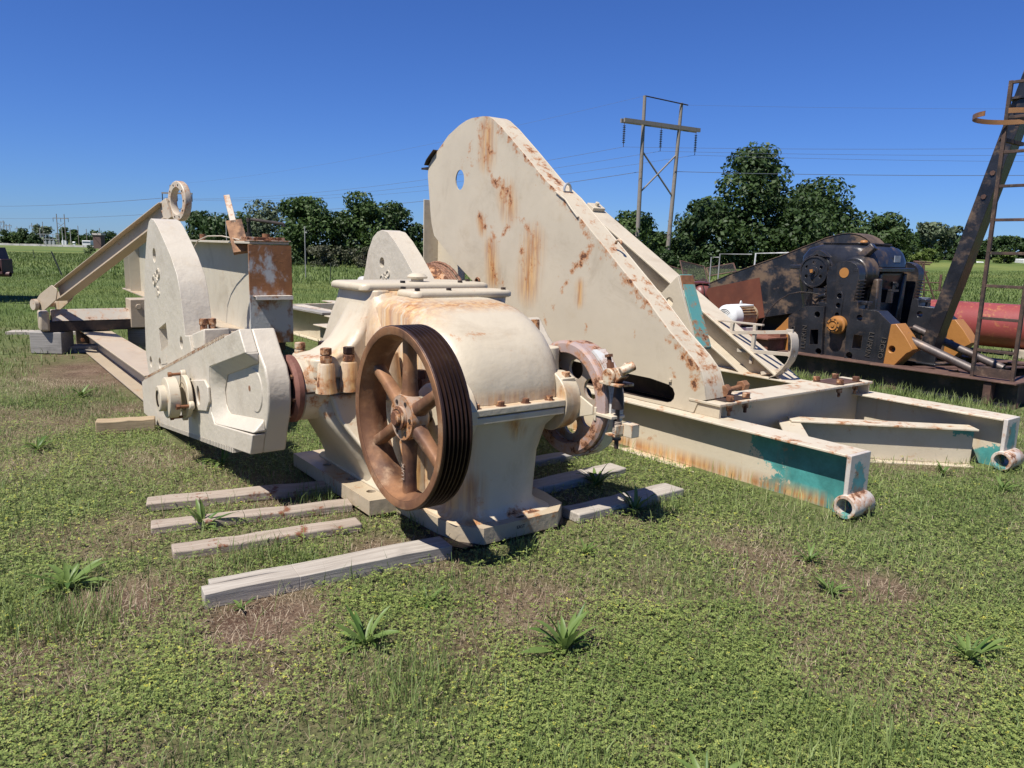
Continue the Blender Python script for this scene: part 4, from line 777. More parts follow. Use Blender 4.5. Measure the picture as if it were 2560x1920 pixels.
# ------------------------------------------------------------------ small I-beam on planks, left
SB = thing('short_beam', 'short cream I beam with a bolted end plate lying at the left, partly behind the crank', 'beam', (1.63, 10.5, 0))
ibeam(SB, (1.635, 12.97, .01), (1.635, 8.0, .01), .28, .36, (M_wbd, M_pit))
b = MB(); b.box((1.455, 12.975, .01), (1.815, 12.99, .30)); part('end_plate', b, M_pit, SB)
b = MB(); b.box((1.46, 12.93, .03), (1.625, 12.945, .27)); e2 = part('end_stiffener', b, M_dark, SB)
for w_, z_ in ((12.91, .09), (12.91, .22)):
    b = MB(); b.cyl((1.53, w_, z_), (1.53, w_-.03, z_), .03, n=6); part('bolt', b, M_nut, e2)
# ------------------------------------------------------------------ far cream skid with the grey motor, and the coil of rope behind the far counterweight
FS = thing('motor_skid', 'cream skid beam with a rotted plank on top, beyond the walking beam', 'skid', (4.95, 12.0, 0))
ibeam(FS, (4.95, 14.8, 0), (4.95, 9.6, 0), .46, .24, (M_cream, M_skidtop)); ibeam(FS, (6.2, 14.8, 0), (6.2, 9.6, 0), .46, .24, (M_cream, M_skidtop))
b = MB(); b.box((4.9, 10.4, .462), (6.1, 10.6, .475)); b.box((4.9, 14.0, .2), (6.2, 14.1, .46)); b.box((4.9, 9.62, .2), (6.2, 9.7, .46)); b.box((5.05, 11.0, .465), (5.25, 13.6, .485)); part('deck_plate', b, M_skidtop, FS, .003)
def motor(name, label, c, r, ln, ax_, M_a, M_f, M_fin, slats):
    T = thing(name, label, 'electric motor', (c[0], c[1], c[2]-r*1.25)); c = Vector(c); ax_ = Vector(ax_)
    sd = Vector((ax_.y, -ax_.x, 0))
    b = MB(); b.lathe([(0, .0), (0, r*.62), (.01, r*.8), (.04, r*.97), (.07, r), (ln*.36, r), (ln*.36, r*.9)], c, ax_, 40); cwl = part('fan_cowl', b, M_a, T, smooth=50)
    b = MB()
    for k in range(1, 6):
        for s0 in (0, 1): b.tube([c-ax_*.004+(sd*math.cos(a)+Vector((0, 0, 1))*math.sin(a))*(r*.13*k) for a in np.linspace(s0*PI+PI/2-.95, s0*PI+PI/2+.95, 10)], r*.022, 5)
    part('fan_grille', b, M_f, cwl)
    b = MB(); b.lathe([(0, 0), (-.008, .0), (-.008, r*.1), (0, r*.12)], c, ax_, 16); part('hub_boss', b, M_a, cwl)
    b = MB(); b.lathe([(ln*.36, 0), (ln*.36, r*.86), (ln*.93, r*.86), (ln*.93, r*.95), (ln, r*.93), (ln, 0)], c, ax_, 40); part('frame', b, M_fin, T, smooth=30)
    for k in range(26):
        a = 2*PI*k/26
        if -.1 < math.sin(a) and abs(math.cos(a)) < .5: continue
        d_ = sd*math.cos(a)+Vector((0, 0, 1))*math.sin(a); b = MB(); b.obox(c+ax_*ln*.38+d_*r*.84, c+ax_*ln*.92+d_*r*.84, ax_.cross(d_), -r*.018, r*.018, -r*.0, r*.13); part('fin', b, M_fin, T)
    b = MB(); b.obox(c+ax_*ln*.36+Vector((0, 0, r*.8)), c+ax_*ln*.96+Vector((0, 0, r*.8)), sd, -r*.5, r*.5, 0, r*.17); part('top_pad', b, M_a, T, .01)
    b = MB(); b.tube([c+ax_*ln*.62+Vector((0, 0, r*(1.0+.25*math.sin(a))))+ax_*(r*.1*math.cos(a)) for a in np.linspace(0, PI, 8)], r*.045, 6); part('lifting_eye', b, M_a, T)
    for s0 in (-1, 1):
        b = MB(); b.obox(c+ax_*ln*.4+sd*s0*r*.7-Vector((0, 0, r*1.25)), c+ax_*ln*.95+sd*s0*r*.7-Vector((0, 0, r*1.25)), sd, -r*.2, r*.2, 0, r*.4); part('foot', b, M_a, T, .004)
    return T
M_gm = painted('grey motor enamel', (.45, .44, .42), chips=.2, stain=.2, streak=.1, edge=.3)
motor('electric_motor', 'pale grey motor with a slotted fan cowl, half hidden by the gear reducer', (5.05, 10.84, .92), .205, .55, (1, 0, 0), M_gm, M_dark, M_gm, 0)
RC = thing('rope_drum', 'rusty wire rope coiled over a cream drum rim, behind the far counterweight', 'rope drum', (4.0, 6.9, 0))
b = MB(); b.lathe([(0, .52), (0, .635), (.02, .64), (.05, .60), (.16, .60), (.19, .64), (.21, .635), (.21, .52)], (3.82, 6.95, .78), (1, .06, .05), 72, closed=True); part('drum_rim', b, M_nut, RC, smooth=30)
for q in range(4):
    b = MB(); rp = .625+.02*(q == 3); b.tube([Vector((4.05+.034*q, 6.95+.02, .79))+Vector((0, math.cos(a)*rp, math.sin(a)*rp))+Vector((.006*math.sin(40*a), 0, 0)) for a in np.linspace(0, 2*PI, 90)], .017, 6, closed=True); part('rope_turn', b, rusty('wire rope', a=(.13, .06, .035), b=(.24, .12, .07), sc=30), RC)
b = MB(); b.box((3.8, 6.4, 0), (4.2, 7.5, .1)); b.prism([(6.5, .1), (7.4, .1), (7.05, .7), (6.85, .7)], 3.9, 3.95, 'u'); part('drum_stand', b, M_cream, RC)
SOLID += [(2.7, 3.3, 8.6, 9.4), (4.8, 5.1, 9.6, 14.8), (1.4, 1.86, 8, 13.0)]
# ------------------------------------------------------------------ black pumping unit gear set on its rusty skid
BS = thing('rusty_skid', 'dark rusty beam skid carrying the black gear unit', 'skid', (10.3, 6.0, 0))
SOLID += [(9.25, 11.6, 3.2, 10.0)]
M_skidweb = blackpaint('skid web paint', .85, .47)
for u_ in (9.40, 11.35): ibeam(BS, (u_, 9.6, -.02), (u_, 3.32, -.02), .31, .29, (M_skidweb, M_skidrust))
b = MB(); b.box((9.26, 3.30, .272), (11.5, 3.52, .292)); part('end_flange', b, M_skidrust, BS, .003)
b = MB(); b.box((9.545, 3.395, 0), (11.4, 3.41, .27)); b.prism([(3.31, 0), (3.395, 0), (3.395, .27), (3.36, .27)], 9.42, 9.45, 'u'); b.prism([(3.32, 0), (3.395, 0), (3.395, .27), (3.33, .27)], 9.9, 9.93, 'u'); part('end_web', b, M_skidrust, BS, .002)
b = MB(); b.box((9.28, 3.55, .02), (9.39, 3.63, .26)); part('web_doubler', b, M_skidrust, BS)
for w_, wd2 in ((4.25, .16), (5.9, .2), (7.4, .2), (8.6, .2)):
    b = MB(); b.box((9.41, w_-wd2/2, .262), (11.34, w_+wd2/2, .284)); b.box((9.41, w_-.01, .0), (11.34, w_+.01, .262)); part('cross_beam', b, M_skidrust, BS, .003)
b = MB(); b.obox((9.5, 4.5, .285), (10.9, 3.8, .285), (0, 0, 1), 0, .012, -.07, .07); b.obox((9.5, 3.9, .275), (10.9, 4.6, .275), (0, 0, 1), 0, .008, -.07, .07); part('plan_brace', b, M_skidrust, BS)
BG = thing('black_gear_unit', 'black pumping unit gear box with cranks, toothed edges and orange tipped counterweights', 'gear unit', (10.3, 5.6, .29))
M_bgear = blackpaint('black gear case', .6, .53)
b = MB()
b.loft([rr(9.9, 10.9, 5.3, 6.6, .29, .05), rr(9.9, 10.9, 5.3, 6.6, .5, .05), rr(9.98, 10.82, 5.42, 6.5, .62, .1), rr(10.0, 10.8, 5.50, 6.5, .9, .12), rr(9.98, 10.85, 5.47, 6.55, 1.15, .12), rr(9.92, 10.90, 5.43, 6.55, 1.36, .1), rr(9.92, 10.90, 5.43, 6.55, 1.41, .1)]); part('lower_housing', b, M_bgear, BG, .015)
b = MB(); b.box((9.86, 5.36, 1.415), (10.96, 6.62, 1.475)); part('split_flange', b, M_bgear, BG, .012)
b = MB(); prof = [(5.42, 1.476), (5.435, 1.58), (5.485, 1.68), (5.56, 1.745), (5.66, 1.775), (6.2, 1.775), (6.40, 1.72), (6.5, 1.60), (6.5, 1.476)]
b.loft([[(u_, 5.9+(w-5.9)*k, 1.476+(z_-1.476)*k2) for w, z_ in prof] for u_, k, k2 in ((9.89, .80, .82), (9.91, .9, .91), (9.96, .97, .98), (10.03, 1, 1), (10.78, 1, 1), (10.86, .96, .97), (10.91, .88, .9))]); part('upper_housing', b, M_bgear, BG, .01, smooth=50)
b = MB(); b.loft([rr(9.97, 10.80, 5.62, 6.22, 1.77, .08), rr(9.96, 10.81, 5.61, 6.23, 1.80, .08)]); part('top_cover', b, M_bgear, BG, .006)
b = MB(); b.lathe([(0, 0), (0, .05), (.02, .055), (.035, .04), (.04, 0)], (10.25, 5.75, 1.80), (0, 0, 1), 20); part('breather_cap', b, M_orange, BG, smooth=60)
b = MB(); b.obox((9.87, 5.72, 1.46), (9.93, 5.42, 1.76), (1, 0, 0), -.06, .06, -.05, .05);  b.cyl((9.7, 5.559, 1.40), (9.95, 5.559, 1.40), .20, .24, n=30); part('bearing_saddle', b, M_bgear, BG, .015)
b = MB(); b.box((10.50, 5.425, 1.55), (10.66, 5.433, 1.64)) ; part('data_plate', b, flat('plate', (.28, .30, .33), .4), BG)
b = MB(); b.prism([(5.42, .66), (5.36, 1.33), (5.28, 1.33), (5.26, .66)], 9.86, 9.98, 'u'); b.prism([(10.0, .6), (10.12, 1.4), (10.2, 1.4), (10.18, .6)], 5.40, 5.52, 'w'); b.prism([(10.8, .6), (10.86, 1.4), (10.78, 1.4), (10.65, .6)], 5.40, 5.52, 'w'); part('casting_rib', b, M_bgear, BG, .02)
b = MB(); b.box((9.9, 5.24, .585), (10.95, 5.32, .655)); part('base_rail', b, M_skidrust, BG, .005)
b = MB(); b.box((10.33, 5.33, 1.0), (10.38, 5.47, 1.17)); b.box((10.33, 5.33, 1.15), (10.52, 5.47, 1.18)); b.cyl((10.46, 5.38, 1.18), (10.46, 5.38, 1.26), .026, n=12); b.cyl((10.46, 5.38, 1.26), (10.46, 5.38, 1.285), .038, n=12); b.cyl((10.6, 5.40, 1.24), (10.6, 5.46, 1.24), .035, n=14); part('oil_filler', b, M_black2, BG, .003)
M_wtb = blackpaint('counterweight black', .6, .53)
lt = flat('cast letters', (.05, .042, .035), .6)
cro = [(5.80, 1.28), (5.80, 1.40), (5.76, 1.47), (5.70, 1.515), (5.62, 1.545), (5.55, 1.555), (5.48, 1.545), (5.41, 1.51), (5.365, 1.46), (5.35, 1.38), (5.385, 1.06), (5.405, .87), (5.42, .262), (5.729, .268), (5.766, .883), (5.79, 1.24)]
def crank_set(u0, near):
    s_ = 1 if near else -1
    b = MB(); b.prism(cro, u0, u0+.16*s_, 'u', [circ(5.588, 1.095, .034), circ(5.592, .967, .034), circ(5.596, .845, .034)]); c = part('crank', b, M_wtb, BG, .008)
    b = MB()
    for e0, e1, sg in (((5.795, 1.22), (5.735, .29), 1), ((5.362, 1.33), (5.416, .29), -1)):
        for k in range(24):
            f_ = (k+.5)/24; w_, z_ = e0[0]+(e1[0]-e0[0])*f_, e0[1]+(e1[1]-e0[1])*f_
            b.prism([(w_, z_-.0135), (w_+sg*.034, z_-.004), (w_+sg*.034, z_+.004), (w_, z_+.0135)], u0+.002*s_, u0+.155*s_, 'u')
    o = part('rack_teeth', b, M_wtb, c); o['kind'] = 'stuff'
    b = MB(); b.cyl((u0-.004*s_, 5.559, 1.40), (u0+.02*s_, 5.559, 1.40), .066, n=30); part('shaft_end', b, M_orange, c)
    b = MB(); b.box((u0-.003*s_, 5.745, 1.43), (u0+.01*s_, 5.785, 1.475)); b.box((u0-.003*s_, 5.375, 1.42), (u0+.01*s_, 5.42, 1.465)); part('key_pad', b, M_black2, c, .003)
    b = MB(); b.prism([(5.66, .8), (5.65, 1.1), (5.62, 1.15), (5.56, 1.15), (5.53, 1.1), (5.54, .8)], u0-.012*s_, u0-.001*s_, 'u', [circ(5.588, 1.095, .034), circ(5.592, .967, .034), circ(5.596, .845, .03)]); part('hole_pad', b, M_wtb, c, .004)
    b = MB(); b.lathe([(0, .0), (0, .022), (.012, .024), (.012, .055), (.0, .06), (.0, .062), (.014, .064), (.014, .09), (.09, .095), (.10, .12), (.16, .12), (.16, 0)], (u0-.17*s_, 5.553, .715), (s_, 0, 0), 32); wp_ = part('wrist_pin', b, M_orange, c, smooth=30)
    for k in range(8): a = 2*PI*k/8+.3; b = MB(); b.cyl((u0-.160*s_, 5.553+.077*math.cos(a), .715+.077*math.sin(a)), (u0-.15*s_, 5.553+.077*math.cos(a), .715+.077*math.sin(a)), .011, n=8); part('pin_bolt', b, M_dark, wp_)
    uf = u0-.05*s_; ub = u0+.19*s_
    L_ = [(5.765, .945), (6.05, .927), (6.284, .775), (6.297, .754), (6.252, .241), (5.735, .262), (5.757, .60)]; Lt = [(6.297, .754), (6.41, .628), (6.51, .535), (6.535, .487), (6.516, .438), (6.408, .311), (6.252, .241)]
    R_ = [(5.385, 1.042), (5.304, 1.046), (5.287, .948), (5.023, .938), (4.838, .79), (4.883, .259), (5.41, .253), (5.42, .66), (5.395, .89)]; Rt_ = [(4.838, .79), (4.773, .802), (4.649, .665), (4.55, .53), (4.536, .505), (4.55, .485), (4.601, .455), (4.748, .272), (4.883, .259)]
    for nm, body, tip, hs_, th_, sgn in (('l', L_, Lt, [[(5.937, .613), (5.82, .626), (5.805, .418), (5.93, .408)], circ(5.858, .827, .042), circ(5.79, .33, .046)], circ(6.336, .482, .036), 1), ('r', R_, Rt_, [[(5.309, .613), (5.191, .613), (5.197, .43), (5.318, .428)], circ(5.257, .834, .042), circ(5.345, .33, .048)], circ(4.793, .48, .042), -1)):
        b = MB(); b.prism(body, uf, ub, 'u', hs_); wt_ = part('counterweight', b, M_wtb, BG, .008)
        b = MB(); e_ = .0; b.prism(tip, uf, ub, 'u', [th_]); part('orange_tip', b, M_orange, wt_, .022 if nm == 'r' else .008)
        if near:
            if nm == 'l':
                m1 = frameM((uf-.002, 6.015, .505), (0, -.09, 1), (0, 1, .09)); m2 = frameM((uf-.002, 6.20, .50), (0, -.09, 1), (0, 1, .09))
                m1 = frameM((uf-.002, 6.02, .505), (0, .0, 1), (0, 1, 0)); m2 = frameM((uf-.002, 6.20, .50), (0, .0, 1), (0, 1, 0))
            else:
                m1 = frameM((uf-.002, 5.085, .507), (0, .10, -1), (0, -1, -.10)); m2 = frameM((uf-.002, 4.918, .488), (0, .10, -1), (0, -1, -.10))
            part('raised_lettering', text_mb('LUFKIN', .098, .007, m1), lt, wt_, smooth=0); part('raised_lettering', text_mb('13CRO', .092, .007, m2), lt, wt_, smooth=0)
        w0 = 5.79 if sgn > 0 else 5.30
        b = MB(); b.box((u0+.0, w0-.02, 1.0 if sgn < 0 else .94), (u0+.15*s_, w0+.09*sgn+(.0 if sgn < 0 else 0), 1.045 if sgn < 0 else .99)); part('clamp_block', b, M_wtb, wt_, .006)
        b = MB(); b.hexbolt((u0+.06*s_, 5.22 if sgn < 0 else 5.86, .95), (0, 0, 1), .035, .05); b.cyl((u0+.06*s_, 5.22 if sgn < 0 else 5.86, 1.0), (u0+.06*s_, 5.22 if sgn < 0 else 5.86, 1.03), .02, n=10); part('clamp_nut', b, M_black2, wt_)
crank_set(9.50, True); crank_set(11.22, False)
b = MB(); b.prism(circ(6.085, 1.393, .198, 48), 9.63, 9.655, 'u', [circ(6.085+.125*math.cos(a), 1.393+.125*math.sin(a), .024, 12) for a in [2*PI*k/6+.5 for k in range(6)]]); bd_ = part('brake_drum', b, M_black, BG, .002)
b = MB(); b.lathe([(0, .19), (-.012, .195), (-.012, .212), (.12, .222), (.12, .19)], (9.63, 6.085, 1.393), (1, 0, 0), 56); part('drum_rim', b, M_black2, bd_, smooth=40)
b = MB(); b.lathe([(-.05, 0), (-.05, .03), (-.01, .03), (-.01, .07), (.02, .075)], (9.63, 6.085, 1.393), (1, 0, 0), 30); part('drum_hub', b, M_black, bd_)
b = MB(); b.prism([(6.115, 1.42), (6.07, 1.43), (6.065, 1.385), (6.1, 1.375)], 9.572, 9.58, 'u'); part('hub_cap', b, M_orange, bd_)
b = MB(); b.tube([(9.70, 6.085+.245*math.cos(a), 1.393+.245*math.sin(a)) for a in np.linspace(-2.2, 3.9, 50)], .016, 6); b.prism([(6.2, 1.58), (6.1, 1.68), (6.04, 1.69), (5.98, 1.66), (5.9, 1.6), (5.98, 1.6), (6.08, 1.63)], 9.66, 9.75, 'u'); part('brake_band', b, M_black2, BG)
b = MB(); b.tube([(9.70, 6.21, 1.18), (9.70, 6.20, 1.13), (9.70, 6.22, 1.10), (9.70, 6.30, 1.09)], .014, 6); b.box((9.62, 5.86, .95), (9.72, 6.06, 1.17)); b.obox((9.62, 6.02, 1.0), (9.62, 5.84, 1.2), (1, 0, 0), -.02, .03, -.025, .025); b.cyl((9.6, 5.95, 1.06), (9.6, 5.85, 1.09), .03, n=8); part('brake_lever', b, M_black2, BG, .004)
b = MB(); b.tube([(9.58, 5.92, 1.09), (9.56, 6.05, 1.105), (9.54, 6.2, 1.11), (9.5, 6.35, 1.07), (9.46, 6.5, .96), (9.42, 6.62, .80), (9.4, 6.68, .62), (9.4, 6.69, .50)], .008, 6); solo('brake_cable', 'thin dark brake cable arching from the black gear unit down to the rusty box', 'cable', b, M_dark, (9.4, 6.69, .5))
# ---- black horsehead behind, with a bare brown patch
BH = thing('black_horsehead', 'long black horsehead plate with a bare red brown patch, behind the black gear unit', 'horsehead', (11.6, 7.8, .42))
bho = [(9.46, .874), (9.39, 1.054), (8.911, 1.249), (8.4, 1.425), (7.888, 1.597), (7.45, 1.765), (7.112, 1.892), (6.941, 1.938), (6.82, 1.962), (6.7, 1.969), (6.6, 1.96), (6.52, 1.939), (6.42, 1.895), (6.354, 1.845), (6.1, 1.55), (6.1, .75), (7.2, .68), (7.649, .629), (8.145, .524), (8.232, .498), (8.5, .43), (9.2, .50)]
b = MB(); b.prism(bho, 11.5, 11.515, 'u'); part('side_plate', b, blackpaint('head black', .9, .47), BH, .003)
b = MB(); b.prism(bho, 11.86, 11.875, 'u'); part('side_plate', b, M_black, BH)
b = MB(); strip(b, [(p[0], p[1]+.012) for p in bho[1:15]], 11.49, 11.88, .012); part('curved_flange', b, rusty('flange brown', a=(.06, .04, .03), b=(.12, .08, .055), c=(.02, .017, .016), sc=3), BH, .002, smooth=50)
b = MB(); b.prism([(9.455, .872), (9.42, .96), (8.302, 1.211), (8.13, .526), (8.232, .498), (8.5, .432), (9.2, .502)], 11.494, 11.499, 'u'); part('bare_patch', b, rusty('bare brown primer', a=(.115, .032, .016), b=(.15, .045, .022), c=(.095, .027, .014), sc=2, dust=.05, bump=.1), BH)
b = MB(); b.box((11.5, 7.2, .29), (11.87, 7.45, .62)); b.box((11.5, 8.75, .0), (11.87, 9.05, .43)); part('support_block', b, M_dark, BH)
# ---- white motor on its rusty box
b = MB(); b.box((9.06, 6.32, .292), (9.75, 7.5, .45)); b.box((9.0, 6.28, .452), (9.8, 7.5, .475)); b.cyl((9.2, 6.75, .476), (9.2, 6.75, .48), .07, n=20); b.box((9.3, 6.3, .476), (9.6, 6.5, .52)); solo('rusty_box', 'low rusty steel box between the cream leg and the black unit, under the white motor', 'box', b, rusty('box rust', a=(.16, .06, .035), b=(.25, .11, .07), c=(.08, .03, .02)), (9.4, 6.9, .29), bevel=.006)
M_wm = painted('white motor paint', (.66, .66, .64), chips=.15, stain=.25, streak=.1, edge=.3)
WM = motor('electric_motor', 'white electric motor with brown cooling fins and a lifting eye on a rusty box', (9.05, 7.08, .70), .18, .58, (1, 0, 0), M_wm, flat('grille', (.35, .33, .28), .6), painted('fins', (.40, .30, .19), chips=1.2, stain=.8, streak=.4, edge=.2), 0)
# ---- leaning black post, ladder with its hoop, loose pipes
PO = thing('samson_post', 'tall leaning black post rising out of frame at the right', 'post', (10.1, 4.66, .29))
b = MB(); b.obox((10.11, 4.68, .29), (10.11, 3.74, 4.2), (1, 0, 0), -.11, .11, -.085, .085); part('column', b, M_black2, PO, .006)
b = MB(); b.box((9.9, 4.45, .285), (10.32, 4.95, .305)); b.box((9.98, 4.5, .3), (10.0, 4.9, .45)); part('base_plate', b, M_black2, PO, .004)
b = MB(); b.box((9.93, 3.55, 3.42), (10.3, 4.05, 3.45)); b.box((9.96, 3.6, 3.2), (10.0, 3.95, 3.42)); part('cap_plate', b, M_black2, PO, .004)
for z_ in (2.35, 2.62, 3.3):
    w_ = 4.68-(z_-.29)*.2404; b = MB(); b.cyl((9.985, w_, z_), (10.0, w_, z_), .03, n=6); part('bolt', b, M_skidrust, PO)
LA = thing('ladder', 'upright dark steel ladder with an orange safety hoop, at the right edge', 'ladder', (9.4, 3.6, .28))
M_lad = rusty('ladder steel', a=(.045, .028, .022), b=(.085, .05, .035), c=(.02, .016, .015), sc=9)
for w_ in (3.395, 3.81):
    b = MB(); b.box((9.385, w_-.019, .285), (9.425, w_+.019, 3.52)); part('rail', b, M_lad, LA, .003)
for k in range(9):
    z_ = .60+.3625*k; b = MB(); b.box((9.39, 3.415, z_-.016), (9.42, 3.79, z_+.016)); part('rung', b, M_lad, LA, .003)
b = MB(); b.box((9.39, 3.415, .31), (9.42, 3.79, .41)); part('foot_plate', b, M_lad, LA)
b = MB(); pts = [(9.42-.40*(1-math.cos(a))*1.0, 3.6+.28*math.sin(a)*1.25, 3.08) for a in np.linspace(-PI*.9, PI*.9, 30)]
b.loft([[(p[0], p[1], p[2]-.025), (p[0]*1.0+.0, p[1], p[2]+.025), (9.0+(p[0]-9.0)*.985, 3.6+(p[1]-3.6)*.985, p[2]+.025), (9.0+(p[0]-9.0)*.985, 3.6+(p[1]-3.6)*.985, p[2]-.025)] for p in pts]); part('safety_hoop', b, painted('dull hoop', (.20, .10, .035), chips=1.3, stain=.5, edge=1), LA)
b = MB(); b.box((9.42, 3.83, 2.9), (10.0, 3.87, 2.94)); b.box((9.42, 3.5, 2.9), (10.0, 3.54, 2.94)); part('standoff', b, M_lad, LA)
M_pipe = rusty('grey pipe', a=(.09, .075, .068), b=(.16, .13, .115), c=(.05, .035, .03), sc=5, rough=.5, metal=.4)
b = MB(); b.tube([(9.62, 4.78, .645), (9.62, 3.84, .318)], .052, 20); solo('steel_pipe', 'steel pipe slanting down from behind the nearer orange counterweight tip to the skid', 'pipe', b, M_pipe, (9.62, 4.3, .45))
b = MB(); b.tube([(10.48, 5.05, .685), (10.48, 3.9, .29)], .05, 20); solo('steel_pipe', 'second steel pipe slanting behind the leaning black post', 'pipe', b, M_pipe, (10.48, 4.4, .45))
# ------------------------------------------------------------------ vessels and yard clutter behind (world axes)
RT = thing('red_vessel', 'faded red pressure vessel lying on pale blocks behind the ladder', 'vessel', (8.6, 13.1, 0), 0)
ta, tb_ = Vector((7.25, 14.5, .50)), Vector((10.6, 11.1, .50)); td = (tb_-ta).normalized(); tl = (tb_-ta).length; tn_ = Vector((-td.y, td.x, 0)); tn_ = tn_ if tn_.y < 0 else -tn_
b = MB(); b.lathe([(-.20, 0), (-.18, .14), (-.12, .26), (-.05, .35), (0, .38), (tl, .38)], ta, td, 48); part('shell', b, M_red, RT, smooth=50)
b = MB(); b.lathe([(1.0, .380), (1.0, .386), (1.03, .386), (1.03, .380)], ta, td, 48); part('weld_band', b, M_red, RT)
b = MB(); c_ = ta+td*1.18+tn_*.33-Vector((0, 0, .14)); b.cyl(c_, c_+tn_*.17+Vector((0, 0, .10)), .038, n=14); b.cyl(c_+tn_*.165+Vector((0, 0, .097)), c_+tn_*.19+Vector((0, 0, .112)), .058, n=16); part('nozzle', b, M_red, RT)
b = MB(); c_ = ta-td*.02+Vector((0, 0, .36)); b.cyl(c_, c_+Vector((0, 0, .12)), .07, n=16); b.cyl(c_+Vector((0, 0, .10)), c_+Vector((-.18, -.02, .2)), .09, n=16); b.cyl(c_+Vector((-.06, 0, .2)), c_+Vector((-.12, 0, .36)), .03, n=10); b.cyl(c_+Vector((-.02, 0, .13)), c_+Vector((.16, -.04, .06)), .1, n=14); part('valve', b, M_red, RT, .01)
b = MB(); c_ = ta+td*.45+Vector((0, 0, .375)); b.obox(c_-td*.1, c_+td*.12, tn_, -.09, .09, 0, .03); part('saddle_plate', b, flat('slate plate', (.12, .13, .15), .5), RT)
for k, f_ in enumerate((.62, .9, 2.2, 3.6)):
    c_ = ta+td*f_; b = MB(); b.obox(c_-td*.12, c_+td*.12, tn_, -.3, .42, -.5, -.36+.0*k); part('pad_block', b, flat('pale block', (.34, .29, .22), .9), RT, .01)
MT = thing('maroon_vessel', 'maroon vessel end showing behind the left end of the black horsehead', 'vessel', (4.4, 15.5, 0), 0)
b = MB(); b.lathe([(-.14, 0), (-.13, .07), (-.08, .15), (-.02, .19), (0, .195), (1.6, .195)], (3.70, 15.4, .80), (1, .18, 0), 36); part('shell', b, M_maroon, MT, smooth=50)
b = MB(); b.lathe([(.03, .197), (.03, .205), (.05, .205), (.05, .197)], (3.70, 15.4, .80), (1, .18, 0), 36); part('band', b, M_dark, MT)
b = MB(); b.box((3.35, 15.3, 1.01), (3.9, 15.8, 1.035)); b.box((3.35, 15.3, .92), (3.85, 15.33, .94)); b.box((3.36, 15.4, 0), (3.4, 15.5, 1.01)); b.box((3.8, 15.4, 0), (3.9, 15.6, .62)); b.box((4.9, 15.6, 0), (5.0, 15.8, .62)); part('stand', b, M_maroon, MT)
M_wpipe = flat('white pipe', (.5, .5, .48), .5); M_gpipe = flat('grey pipe paint', (.25, .25, .24), .6)
b = MB(); b.tube([(4.92, 16, 0), (4.98, 16, 1.63), (5.66, 16, 1.66)], .018, 8); b.tube([(5.66, 16, 1.66), (5.68, 16, 0)], .018, 8); solo('pipe_goal', 'white pipe frame standing in front of the big oak', 'pipe frame', b, M_wpipe, (5.3, 16, 0), 0)
b = MB(); b.tube([(4.30, 16.3, 0), (4.32, 16.3, 1.60), (4.99, 16.3, 1.61)], .013, 8); b.tube([(4.13, 16.3, 0), (4.14, 16.3, 1.53), (4.3, 16.3, 1.53)], .012, 8); solo('pipe_goal', 'thin grey pipe frame left of the white pipe frame', 'pipe frame', b, M_gpipe, (4.4, 16.3, 0), 0)
M_mesh = flat('black wire mesh', (.03, .028, .027), .7)
def screen(label, c0, cx_, cy_, n1, n2, group='wire mesh screens piled behind the cream leg'):
    c0, cx_, cy_ = Vector(c0), Vector(cx_), Vector(cy_); T = thing('mesh_screen', label, 'mesh screen', tuple(c0-Vector((0, 0, 0))), 0, group)
    b = MB()
    for k in range(n1): b.tube([c0+cx_*(k/(n1-1)), c0+cx_*(k/(n1-1))+cy_], .006, 4)
    for k in range(n2): b.tube([c0+cy_*(k/(n2-1)), c0+cy_*(k/(n2-1))+cx_], .006, 4)
    part('wire_mesh', b, M_mesh, T); b = MB()
    for p, q in ((c0, c0+cx_), (c0+cy_, c0+cx_+cy_), (c0, c0+cy_), (c0+cx_, c0+cx_+cy_)): b.tube([p, q], .018, 5)
    part('frame', b, M_skidrust, T)
screen('dark mesh screen leaning left, nearest the utility pole', (3.35, 20, .95), (1.2, .3, -.28), (.1, .5, .46), 34, 14)
screen('dark mesh screen sloping down to the right', (4.40, 20, .98), (.70, .2, -.14), (-.05, .35, .42), 22, 14)
screen('dark mesh screen rising to the right, nearest the black horsehead', (5.05, 20, 1.03), (.70, 0, .14), (.0, .3, .20), 22, 9)
b = MB()
for k in range(7): b.obox((3.4+.33*k, 20.3+.1*(k % 3), .0), (3.7+.33*k, 20.6, .95-.06*(k % 3)), (0, 1, 0), -.3, .3, -.06, .06)
b.box((3.2, 20.2, 0), (5.8, 21.2, .82)); solo('scrap_pile', 'low dark heap of scrap steel under the mesh screens', 'scrap pile', b, M_skidrust, (4.4, 20.5, 0), 0)
b = MB()
for p, q in (((12.9, 25, 1.53), (13.5, 25, 1.50)), ((12.9, 25, 1.46), (13.45, 25, 1.44)), ((13.05, 25, 1.5), (13.1, 25, 0)), ((13.25, 25, 1.5), (13.42, 25, 0)), ((12.95, 24.6, 1.5), (13.62, 24.5, 0)), ((12.9, 25, 1.2), (13.4, 25, 1.2)), ((12.9, 24.6, 1.5), (12.95, 25, 1.5))): b.tube([p, q], .025, 6)
solo('rusty_stand', 'rusty pipe stand beyond the black gear unit', 'stand', b, M_skidrust, (13.2, 25, 0), 0)
b = MB(); b.tube([(20.5, 37, 0), (20.5, 37, .9)], .06, 8)
for z_ in (.50, .13): b.tube([(18.4, 37, z_), (20.5, 37, z_)], .03, 6)
solo('pipe_fence', 'short rusty pipe fence with two rails beyond the red vessel', 'fence', b, M_skidrust, (20.5, 37, 0), 0)
LM = thing('maroon_machine', 'maroon machine mostly out of frame at the left edge, with a pipe stub', 'machine', (-12.6, 18, 0), 0)
M_mm = flat('dark maroon paint', (.06, .022, .02), .5)
